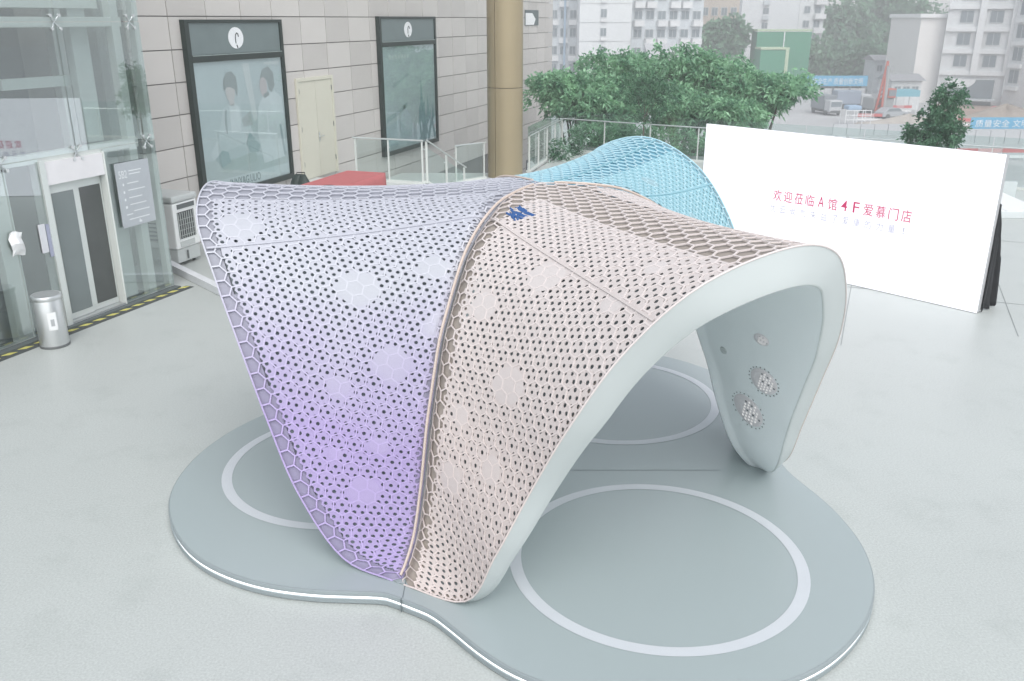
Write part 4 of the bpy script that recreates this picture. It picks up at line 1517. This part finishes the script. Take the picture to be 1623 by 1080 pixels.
# hedge in a trough outside the balustrade
ba = Vector((1.9, 32.6, 0))
bd = (Vector((19.0, 21.6, 0)) - ba).normalized()
fhd = frame((ba.x, ba.y), (bd.x, bd.y))
hg = thing('trough_hedge', 'green hedge in a stone trough just outside the balustrade', 'hedge', fhd(3, -.5, -.5))
tbox('trough', .1, 6.6, -.9, -.15, -.9, .05, pm('trough stone', (.33, .35, .34), .8), hg, fhd)
rng = np.random.default_rng(5)
cs_ = np.array([fhd(rng.uniform(.1, 6.4), rng.uniform(-.85, -.2), .05 + rng.uniform(0, .75)) for _ in range(520)])
V, Q = leaves(cs_, np.tile([0, -.3, .6], (520, 1)), 12, .17, .055, .2, rng)
link('foliage', np_mesh('foliage', V, Q), LEAF_A, hg)

# variegated flowering shrubs by the short balustrade
for lb, X, Y, sd_ in (('pale-leaved shrub just right of the golden column behind glass', 1.75, 29.6, 31), ('pale-leaved shrub at the terrace corner behind glass', 2.35, 31.0, 32)):
    rng = np.random.default_rng(sd_)
    t = thing('pale_shrub', lb, 'shrub', (X - .55, Y, -1.2), 'pale shrubs by the short balustrade')
    X -= .1
    cs_ = np.array([X - .1, Y, .0]) + rng.normal(size=(70, 3)) * [.16, .3, .38]
    V, Q = leaves(cs_, np.tile([0, -.2, .5], (70, 1)), 9, .2, .06, .3, rng)
    link('foliage', np_mesh('foliage', V, Q), LEAF_B, t)
    V, Q = leaves(cs_[:26], np.tile([0, -.4, .5], (26, 1)), 5, .2, .07, .2, rng)
    link('pale_leaves', np_mesh('pale_leaves', V, Q), pm('pale leaf', (.45, .55, .5), .5, var=.2), t)
    mb = MB()
    mb.tube([(X - .1, Y, -1.2), (X - .08, Y + .02, -.5), (X - .1, Y, .2)], [.04, .03, .01], 6)
    mb.build('stem', M_BARK, t)

# ================================================================== THE CITY BEYOND (street level 8.7 m below)
M_APT = pm('apartment render', (.66, .68, .68), .8, var=.06, scale=.15, fine=.05, fscale=2)
M_APT2 = pm('apartment grey render', (.56, .60, .62), .8, var=.12, scale=.2, fine=.08, fscale=2)
M_WIN = pm('far window glass', (.20, .24, .26), .2, var=.25, scale=.4)
M_WINF = pm('far window frame', (.55, .57, .57), .6)
M_BALC = pm('balcony parapet', (.68, .69, .69), .8, var=.1, scale=.4)
WMESH = {}


def window(parent, f, s, z, w, h, n=0., child=True):
    key = (round(w, 2), round(h, 2))
    if key not in WMESH:
        mb = MB()
        for a, b, c, d in ((-w / 2, -w / 2 + .08, 0, h), (w / 2 - .08, w / 2, 0, h), (-w / 2 + .08, w / 2 - .08, 0, .08), (-w / 2 + .08, w / 2 - .08, h - .08, h), (-.03, .03, .08, h - .08)):
            mb.box((a, -.10, c), (b, 0, d))
        fm = mb.mesh('window')
        fm.materials.append(M_WINF)
        mb = MB()
        mb.box((-w / 2 + .06, -.06, .06), (w / 2 - .06, -.03, h - .06))
        pm_ = mb.mesh('pane')
        pm_.materials.append(M_WIN)
        WMESH[key] = (fm, pm_)
    fm, pn = WMESH[key]
    p, p1 = Vector(f(s, n, z)), Vector(f(s + 1, n, z))
    o = bpy.data.objects.new('window', fm)
    COL.objects.link(o)
    o.parent = parent
    o.location = p - ORG[parent.name]
    o.rotation_euler = (0, 0, math.atan2(p1.y - p.y, p1.x - p.x))
    g = bpy.data.objects.new('pane', pn)
    COL.objects.link(g)
    g.parent = o
    return o


def facade(x0, x1, Y, tilt=0.):
    """frame whose s runs left to right along a facade spanning picture x0..x1 at depth Y, outward n towards the camera"""
    a, b = at(x0, 60, Y), at(x1, 60, Y + tilt)
    return frame((a.x, a.y), (b.x - a.x, b.y - a.y)), (Vector((b.x, b.y)) - Vector((a.x, a.y))).length


FL = 2.85
# --- old apartment block: white gable with grey wings
fg, wg = facade(918, 1000, 150)
apt = thing('apartment_block', 'old apartment block with plain white gable rising behind the trees', 'building', fg(wg / 2, -6, STREET))
tbox('gable_wall', 0, wg, -12, 0, STREET, 24, M_APT, apt, fg)
fl_, wl_ = facade(868, 917.5, 157)
tbox('left_wing', 0, wl_, -10, 0, STREET, 24, M_APT2, apt, fl_)
fr_, wr_ = facade(1000.5, 1112, 154, 3)
tbox('right_wing', 0, wr_, -10, 0, STREET, 21, M_APT2, apt, fr_)
for k in range(-2, 6):
    z = 1.75 + FL * k
    window(apt, fg, wg * .46, z, 1.05, 1.35, .02)
    tbox('floor_band', 0, wg, .005, .05, z - .75, z - .68, pm('band grey', (.40, .42, .42), .8), apt, fg)
    tbox('aircon', wg * .46 - .4, wg * .46 + .4, .02, .42, z - .62, z - .1, M_BALC, apt, fg)
    for q in range(3):
        window(apt, fl_, wl_ * (.2 + .3 * q), z - .2, 1.15, 1.45, .02)
        if (q + k) % 2:
            tbox('balcony', wl_ * (.2 + .3 * q) - .75, wl_ * (.2 + .3 * q) + .75, .01, .7, z - 1.15, z - .3, M_BALC, apt, fl_)
    for q in range(6):
        s_ = wr_ * (.08 + .165 * q)
        window(apt, fr_, s_, z - .3, 1.5, 1.4, .02)
        if (q * 2 + k) % 3:
            tbox('balcony', s_ - .85, s_ + .85, .01, .95, z - 1.35, z - .42, M_BALC, apt, fr_)
tbox('downpipe', .25, .4, .01, .14, STREET, 22, pm('pipe blue', (.32, .42, .52), .6), apt, fl_)
tbox('downpipe', wl_ * .5, wl_ * .5 + .35, .72, .9, STREET, 20, pm('pipe blue', (.32, .42, .52), .6), apt, fl_)

# --- tan house between block and slim tower
f2, w2 = facade(1106, 1168, 178)
th = thing('tan_house', 'pale tan house with a flat white eave left of the slim white tower', 'building', f2(w2 / 2, -4, STREET))
tbox('wall', 0, w2, -8, 0, STREET, 13, pm('tan render', (.52, .45, .39), .8, var=.08), th, f2)
tbox('eave', -.4, w2 + .3, -8, .8, .4, .75, M_APT, th, f2)
for q in range(4):
    for k in range(3):
        window(th, f2, w2 * (.14 + .24 * q), 5.0 + k * 3, 1.2, 1.5, .02)
f2b, w2b = facade(1035, 1110, 140)
sh = thing('low_roof_shed', 'low shed with pale sloping roof above the tree tops', 'building', f2b(w2b / 2, -3, STREET))
tbox('wall', 0, w2b, -6, 0, STREET, -1.6, M_APT2, sh, f2b)
mb = MB()
mb.prism([(.4, -1.59), (-6.4, .6), (-6.4, .8), (.4, -1.4)], -.4, w2b + .4, lambda a, b, c: f2b(c, a, b))
mb.build('roof', pm('roof sheet', (.45, .46, .47), .6), sh)

# --- slim white tower
f3, w3 = facade(1172, 1262, 196)
tw = thing('slim_white_tower', 'plain white residential tower with one column of small windows', 'building', f3(w3 / 2, -5, STREET))
tbox('wall', 0, w3, -14, 0, STREET, 30, pm('tower white', (.68, .70, .71), .75, var=.04), tw, f3)
f3b, w3b = facade(1262.5, 1302, 199, 2)
tbox('balcony_wing', 0, w3b, -10, 0, STREET, 26, M_APT, tw, f3b)
for k in range(-1, 7):
    z = -.4 + FL * k
    window(tw, f3, w3 * .42, z, 1.3, 1.3, .02)
    tbox('aircon_cage', w3 * .42 - .7, w3 * .42 + .7, .01, .6, z - 1.0, z - .3, M_APT2, tw, f3)
    window(tw, f3b, w3b * .3, z + .2, 1.6, 1.5, .02)
    window(tw, f3b, w3b * .72, z + .2, 1.6, 1.5, .02)
    tbox('balcony', w3b * .55, w3b * .98, .01, 1.0, z - .9, z + .1, M_BALC, tw, f3b)

# --- green mesh enclosures of the building site
M_GREEN = pm('green mesh sheet', (.05, .26, .15), .8, var=.10, scale=.3)
M_LIME = pm('lime edging', (.45, .55, .38), .7)
for lb, x0, x1, Y, yt, split in (('large green mesh-clad site enclosure in front of the slim tower', 1200, 1286, 168, 51, True), ('smaller green mesh-clad box standing before the large enclosure', 1208, 1253, 160, 80, False)):
    f4, w4 = facade(x0, x1, Y)
    zt = at(x0, yt, Y).z
    t = thing('green_enclosure', lb, 'site enclosure', f4(w4 / 2, -2, STREET), 'green mesh enclosures on the building site')
    if split:
        tbox('mesh_panel', 0, w4 * .49, -4, 0, STREET, zt, M_GREEN, t, f4)
        tbox('mesh_panel', w4 * .51, w4, -4, 0, STREET, zt, M_GREEN, t, f4)
        tbox('pole', w4 * .491, w4 * .509, -.3, .1, STREET, zt + .1, M_WHITE, t, f4)
    else:
        tbox('mesh_panel', 0, w4 * .88, -4, 0, STREET, zt, M_GREEN, t, f4)
        tbox('edge_panel', w4 * .885, w4, -4, .05, STREET, zt + .1, M_LIME, t, f4)
    tbox('top_edge', -.05, w4 + .05, -4, .06, zt + .11, zt + .45, M_LIME, t, f4)

# --- pale office building on the right
f5, w5 = facade(1497, 1604, 150, -4)
of = thing('pale_office_building', 'pale office building with white bands and square windows at upper right', 'building', f5(w5 / 2, -6, STREET))
tbox('wall', 0, w5, -14, 0, STREET, 22, M_APT, of, f5)
f5b, w5b = facade(1456, 1497, 152)
tbox('side_wing', 0, w5b - .03, -12, 0, STREET, 4.6, pm('office pale', (.76, .75, .73), .8), of, f5b)
tbox('cornice', -.4, w5b - .03, -12, .5, 4.61, 5.2, M_WHITE, of, f5b)
f5c, w5c = facade(1604.5, 1700, 145, -12)
tbox('right_wing', .03, w5c, -14, 0, STREET, 22, M_APT, of, f5c)
M_BAND = pm('white band', (.74, .76, .76), .6)
z5 = [at(1550, y, 150).z for y in (115, 80, 45, 11)]
step = (z5[-1] - z5[0]) / 3
for k in range(0, 7):
    z = z5[0] + step * k
    tbox('white_band', 0, w5, .01, .45, z - .35, z + .35, M_BAND, of, f5)
    for q in range(2):
        window(of, f5, w5 * (.29 + .44 * q), z + .9, 2.0, 1.9, .02)
    window(of, f5c, w5c * .16, z - 1.3, 2.2, 2.1, .02)
    window(of, f5c, w5c * .5, z - 1.3, 2.2, 2.1, .02)
    tbox('sill_band', w5c * .05, w5c * .27, .01, .5, z - 2.3, z - 1.7, M_BAND, of, f5c)
for q in (.52, 1.0):
    tbox('white_pier', w5 * q - .5, w5 * q + .45, .46, .8, z5[0] - .3, 21.5, M_BAND, of, f5)
tbox('shop_front', w5 * .18, w5 * .86, .01, .3, STREET, z5[0] - 1.0, M_WIN, of, f5)
mb = MB()
mb.prism([(w5 * .35 + 2.2 * math.cos(R(a)), z5[0] - .9 + 1.5 * math.sin(R(a))) for a in range(180, 361, 15)], .31, .5, lambda a, b, c: f5(a, c, b))
mb.build('arched_sign', M_BAND, of)
tbox('awning', w5 * .15, w5 * .9, .6, 2.0, z5[0] - 4.2, z5[0] - 3.9, M_APT2, of, f5)

# --- small old houses
for lb, x0, x1, Y, yt, m_ in (('small grey old house left of the office building', 1436, 1478, 160, 104, pm('old brick', (.36, .35, .32), .9, var=.2, scale=.8)), ('small pale site hut behind the blue canopy', 1424, 1472, 140, 128, M_APT), ('cluttered pale house under the far trees', 1392, 1434, 172, 96, M_APT2)):
    f6, w6 = facade(x0, x1, Y)
    zt = at(x0, yt, Y).z
    t = thing('small_house', lb, 'house', f6(w6 / 2, -3, STREET), 'small houses by the building site')
    tbox('wall', 0, w6, -5, 0, STREET, zt, m_, t, f6)
    mb = MB()
    mb.prism([(.6, zt + .01), (-5.6, zt + .01), (-2.5, zt + .9)], -.4, w6 + .4, lambda a, b, c: f6(c, a, b))
    mb.build('roof', pm('roof tile grey', (.30, .31, .32), .8), t)
    for q in range(3):
        window(t, f6, w6 * (.2 + .3 * q), zt - 2.0, 1.1, 1.2, .02)

# --- far trees, hazy
for lb, x, y, Y, rd, sd_ in (('hazy tall tree behind the site, leftmost of the far clump', 1335, 45, 205, (8.5, 6, 8.0), 41), ('hazy tall tree in the middle of the far clump', 1395, 30, 215, (9, 6, 9), 42), ('hazy tree at the right of the far clump beside the office', 1440, 60, 212, (7, 5, 7.5), 43), ('hazy lower tree above the blue banner', 1330, 100, 186, (8.0, 5, 4.0), 44), ('hazy tree in the gap left of the slim tower', 1142, 72, 172, (5.5, 4, 4.5), 45), ('hazy low tree beside the cluttered pale house', 1375, 102, 184, (4.5, 4, 3.6), 46)):
    c = at(x, y, Y)
    tree('far_tree', lb, (c.x, Y, STREET), c, rd, 420, 9, 1.5, .75, LEAF_C, group='hazy trees beyond the building site', seed=sd_, lobes=8, trunk_r=.35)

# --- site hoardings with banners
M_BLUE = pm('banner blue', (.10, .38, .58), .6, var=.08)
M_HOARD = pm('hoarding panel', (.48, .50, .51), .7, var=.08, scale=.4)
hd = thing('site_hoarding', 'long site fence topped by a light blue banner with white characters', 'fence', tuple(gp(1330, 160)))
f7, w7 = facade(1276, 1384, 152)
npan = 8
for q in range(npan):
    tbox('fence_panel', w7 * q / npan + .04, w7 * (q + 1) / npan - .04, -.1, 0, STREET, STREET + 2.3, M_HOARD, hd, f7)
for q in range(0, npan + 1, 2):
    tbox('post', w7 * q / npan - .12, w7 * q / npan + .12, .01, .2, STREET, STREET + 2.6, pm('post dark', (.16, .18, .19), .6), hd, f7)
tbox('banner', 0, w7, -.05, .05, STREET + 2.65, STREET + 4.3, M_BLUE, hd, f7)
text_mesh('百代 安全生产 质量创新文明', 1.1, f7, w7 * .02, w7 * .93, STREET + 3.0, .07, hd, M_WHITE, zh=.95)

hd2 = thing('site_hoarding', 'grey concrete road barrier with blue lettered banner at the right edge', 'fence', tuple(gp(1600, 225)))
f8, w8 = facade(1500, 1720, 100)
for q in range(9):
    tbox('barrier_panel', w8 * q / 9 + .03, w8 * (q + 1) / 9 - .03, -.25, 0, STREET, STREET + 1.5, M_HOARD, hd2, f8)
f8b, w8b = facade(1562, 1700, 101)
tbox('banner', 0, w8b, -.04, .04, STREET + 1.55, STREET + 2.8, M_BLUE, hd2, f8b)
text_mesh('质量安全 文明施工', 1.0, f8b, .5, w8b * .9, STREET + 1.8, .06, hd2, M_WHITE, zh=.75)
hd3 = thing('site_hoarding', 'grey road barrier running below the site vehicles', 'fence', tuple(gp(1400, 205)))
f9, w9 = facade(1338, 1496, 108)
for q in range(7):
    tbox('barrier_panel', w9 * q / 7 + .03, w9 * (q + 1) / 7 - .03, -.25, 0, STREET, STREET + 1.3, M_HOARD, hd3, f9)
for o_ in (hd, hd2, hd3): o_['group'] = 'site fences along the street'

# red and white barriers
M_RW = pm('barrier red', (.55, .12, .12), .6, var=.1)
for lb, x0, x1, Y in (('red and white railing strung along the far side of the dig', 1535, 1720, 150), ('red and white railing beside the piling rig', 1376, 1416, 122), ('red site railing left of the potted tree', 1425, 1462, 134), ('red and white railing low at the right edge', 1545, 1700, 88), ('dense red site railing between spoil heap and blue banner', 1540, 1700, 116), ('red railing on the site road near the trees', 1300, 1338, 140)):
    fb_, wb_ = facade(x0, x1, Y)
    t = thing('striped_railing', lb, 'railing', fb_(wb_ / 2, 0, STREET), 'red and white site railings')
    npn = max(3, int(wb_ / 2))
    for q in range(npn):
        tbox('rail_bar', wb_ * q / npn, wb_ * (q + .96) / npn, -.04, .04, STREET + .75, STREET + 1.15, M_RW if q % 2 == 0 else pm('barrier pale red', (.60, .34, .34), .6), t, fb_)
        tbox('rail_bar', wb_ * q / npn, wb_ * (q + .96) / npn, -.04, .04, STREET + .25, STREET + .5, M_WHITE, t, fb_)
        tbox('post', wb_ * q / npn - .04, wb_ * q / npn + .04, -.12, -.041, STREET, STREET + 1.2, M_WHITE, t, fb_)

# blue canopy
fk, wk = facade(1424, 1472, 134)
kn = thing('blue_canopy', 'flat light blue canopy on thin posts over the site entrance', 'canopy', fk(wk / 2, -1, STREET))
tbox('canopy_roof', 0, wk, -3, 0, STREET + 2.4, STREET + 3.3, pm('canopy blue', (.16, .42, .50), .6), kn, fk)
for s_ in (.2, wk * .5, wk - .2):
    for n_ in (-.1, -2.9):
        mb = MB()
        mb.tube([fk(s_, n_, STREET), fk(s_, n_, STREET + 2.4)], .07, 6)
        mb.build('post', M_WHITE, kn)
# parasol
pp = gp(1402, 165)
um = thing('parasol', 'pale open parasol beside the piling rig', 'parasol', tuple(pp))
mb = MB()
mb.lathe([(1.6, 2.3), (1.0, 2.7), (.05, 3.0), (.0, 3.05)], tuple(pp), 10)
mb.build('shade', pm('parasol cloth', (.55, .58, .62), .7), um)
mb = MB()
mb.tube([pp, pp + Vector((0, 0, 2.3))], .04, 6)
mb.build('pole', M_STEEL, um)

# piling rig
pr = gp(1388, 184)
rg = thing('piling_rig', 'red piling rig with a tall tapering mast on the building site', 'rig', tuple(pr))
M_RIGR = pm('rig red', (.48, .13, .10), .6, var=.12)
frg = frame((pr.x, pr.y), (1, .1))
for s0 in (-1.6, .6):
    tbox('track', s0, s0 + 1.0, -2, 2, STREET + .01, STREET + .9, pm('rig dark', (.10, .11, .11), .7), rg, frg, bevel=.2)
tbox('body', -1.4, 1.6, -1.8, 1.6, STREET + .95, STREET + 2.6, pm('rig grey', (.33, .35, .35), .6), rg, frg, bevel=.15)
cab_ = tbox('cab', .4, 1.6, .4, 1.9, STREET + 2.62, STREET + 3.9, M_RIGR, rg, frg, bevel=.1)
tbox('cab_window', .5, 1.5, 1.905, 1.93, STREET + 2.9, STREET + 3.7, M_WIN, cab_, frg)
mb = MB()
zt = at(1388, 96, pr.y).z
for sx, sy in ((-.9, 0), (.35, 0), (-.3, .6)):
    mb.tube([frg(sx - .3, 1.9 + sy, STREET + .5), frg(-.35, 2.0, zt)], .16, 6)
for q in range(9):
    z_ = STREET + 1 + (zt - STREET - 2) * q / 9
    k_ = 1 - q / 9
    mb.tube([frg(-.3 - .9 * k_, 1.9, z_), frg(-.3 + .35 * k_, 1.95, z_ + .7)], .08, 5)
mb.build('mast', M_RIGR, rg)
mb = MB()
mb.tube([frg(-.2, 2.2, STREET + .3), frg(-.2, 2.2, STREET + 7)], .3, 10)
mb.build('drill_rod', pm('rig grey', (.33, .35, .35), .6), rg)


def vehicle(name, label, x, y, yaw, col, kind, cat):
    p = gp(x, y)
    f = frame((p.x, p.y), (math.cos(yaw), math.sin(yaw)))
    t = thing(name, label, cat, tuple(p), 'vehicles in the street below')
    mc = pm('vehicle ' + name + str(round(col[0], 2)), col, .35, .1, var=.05)
    z = STREET
    if kind == 'truck':
        L, W = 5.6, 2.0
        bd_ = tbox('cargo_box', -L * .5, L * .18, -W / 2, W / 2, z + .75, z + 2.7, mc, t, f, bevel=.05)
        cb = tbox('cab', L * .2, L * .5, -W / 2 + .05, W / 2 - .05, z + .5, z + 2.15, pm('cab pale', (.5, .52, .53), .4), t, f, bevel=.15)
        tbox('windscreen', L * .5 + .002, L * .5 + .02, -W / 2 + .2, W / 2 - .2, z + 1.25, z + 1.95, M_WIN, cb, f)
        tbox('chassis', -L * .5, L * .5, -W / 2 + .2, W / 2 - .2, z + .4, z + .745, pm('rig dark', (.10, .11, .11), .7), t, f)
    else:
        L, W = 4.4, 1.75
        mb = MB()
        prof = [(-2.2, .35), (2.2, .35), (2.2, .75), (2.05, .9), (1.1, 1.0), (.45, 1.45), (-1.2, 1.5), (-1.95, 1.05), (-2.2, .95)]
        mb.prism(prof, -W / 2, W / 2, lambda a, b, c: f(a, c, z + b))
        cb = mb.build('body', mc, t, bevel=.06)
        mb = MB()
        mb.prism([(1.0, 1.02), (.45, 1.42), (-1.15, 1.45), (-1.75, 1.06)], -W / 2 - .012, W / 2 + .012, lambda a, b, c: f(a, c, z + b))
        mb.build('side_windows', M_WIN, cb)
    for sx in (-L * .32, L * .32):
        for n_ in (-W / 2, W / 2):
            mb = MB()
            mb.tube([f(sx, n_ - .1, z + .36), f(sx, n_ + .1, z + .36)], .35, 14)
            mb.build('wheel', pm('rig dark', (.10, .11, .11), .7), t)
    return t


vehicle('box_truck', 'dark grey box truck seen end-on at the left of the site road', 1308, 181, R(-80), (.22, .25, .27), 'truck', 'truck')
vehicle('box_truck', 'blue-grey box truck parked broadside before the hoarding', 1348, 172, R(5), (.30, .35, .42), 'truck', 'truck')
vehicle('small_car', 'white car half hidden by the blue canopy', 1430, 172, R(10), (.62, .63, .64), 'car', 'car')
vehicle('small_car', 'silver car on the site road behind the railing', 1412, 188, R(20), (.42, .45, .47), 'car', 'car')
vehicle('small_car', 'red car parked in the dig at the right edge', 1590, 186, R(6), (.5, .12, .13), 'car', 'car')

# site office cabins made of white frames
pc = gp(1358, 199)
fs_c = frame((pc.x - 1.6, pc.y), (1, 0))
sc_ = thing('site_cage', 'white tubular storage cage with a blue tarpaulin on the site', 'cage', tuple(pc))
for s_ in (0, 1.1, 2.2, 3.3):
    for n_ in (0, -2):
        mb = MB()
        mb.tube([fs_c(s_, n_, STREET), fs_c(s_, n_, STREET + 1.9)], .05, 5)
        mb.build('post', M_WHITE, sc_)
for z_ in (.7, 1.3, 1.9):
    mb = MB()
    mb.tube([fs_c(0, 0, STREET + z_), fs_c(3.3, 0, STREET + z_)], .05, 5)
    mb.build('rail', M_WHITE, sc_)
tbox('tarpaulin', .2, 2.0, -1.8, .08, STREET + 1.92, STREET + 2.5, pm('tarp blue', (.30, .42, .55), .7), sc_, fs_c, bevel=.2)

# brown ground of the dig
mb = MB()
dg = [gp(x, y) for x, y in ((1470, 198), (1760, 204), (1760, 160), (1530, 158), (1480, 166))]
mb.add([(p.x, p.y, STREET + .02) for p in dg], [(0, 1, 2, 3, 4)])
tag(mb.build('dig_ground', pm('dig earth', (.34, .25, .20), .95, var=.35, scale=.25, fine=.15, fscale=1.2), recalc=False), kind='structure')
# spoil heaps in the dig
for lb, x, y, rx, h, sd_ in (('long brown spoil heap in the dig at the right', 1590, 196, 11, 2.2, 3), ('pale earth heap before the spoil heap', 1440, 196, 7, 1.1, 4)):
    p = gp(x, y)
    nr, nt = 9, 28
    rr_ = random.Random(sd_)
    Ph = np.zeros((nr, nt + 1, 3))
    for i in range(nr):
        q = i / (nr - 1)
        for j in range(nt + 1):
            a_ = 2 * math.pi * (j % nt) / nt
            w_ = 1 + .18 * math.sin(3 * a_ + sd_) + .1 * math.sin(7 * a_ + 2 * q)
            Ph[i, j] = (p.x + rx * q * w_ * math.cos(a_), p.y + rx * .45 * q * w_ * math.sin(a_), STREET + .004 + h * (1 - q) ** 1.2 * (1 + .2 * math.sin(5 * a_ + 4 * q)))
    tag(link('spoil_heap', grid_mesh('spoil_heap', Ph), pm('earth ' + str(sd_), (.30, .26, .22) if sd_ == 3 else (.42, .39, .35), .95, var=.3, scale=.8, bump=.6, bscale=3), None, tuple(p)), lb, 'earth heap', 'heaps of earth in the dig')

# ================================================================== HAZE
mb = MB()
mb.box((-440, -140, STREET - 1), (500, 540, 32))
hz_o = mb.build('haze', None)
hm = bpy.data.materials.new('haze air')
hm.use_nodes = True
nn = hm.node_tree.nodes
nn.remove(nn['Principled BSDF'])
pv = nn.new('ShaderNodeVolumePrincipled')
pv.inputs['Color'].default_value = (.98, .99, 1, 1)
pv.inputs['Density'].default_value = .0032
pv.inputs['Anisotropy'].default_value = 0
hm.node_tree.links.new(pv.outputs[0], nn['Material Output'].inputs['Volume'])
hz_o.data.materials.append(hm)
tag(hz_o, kind='stuff')
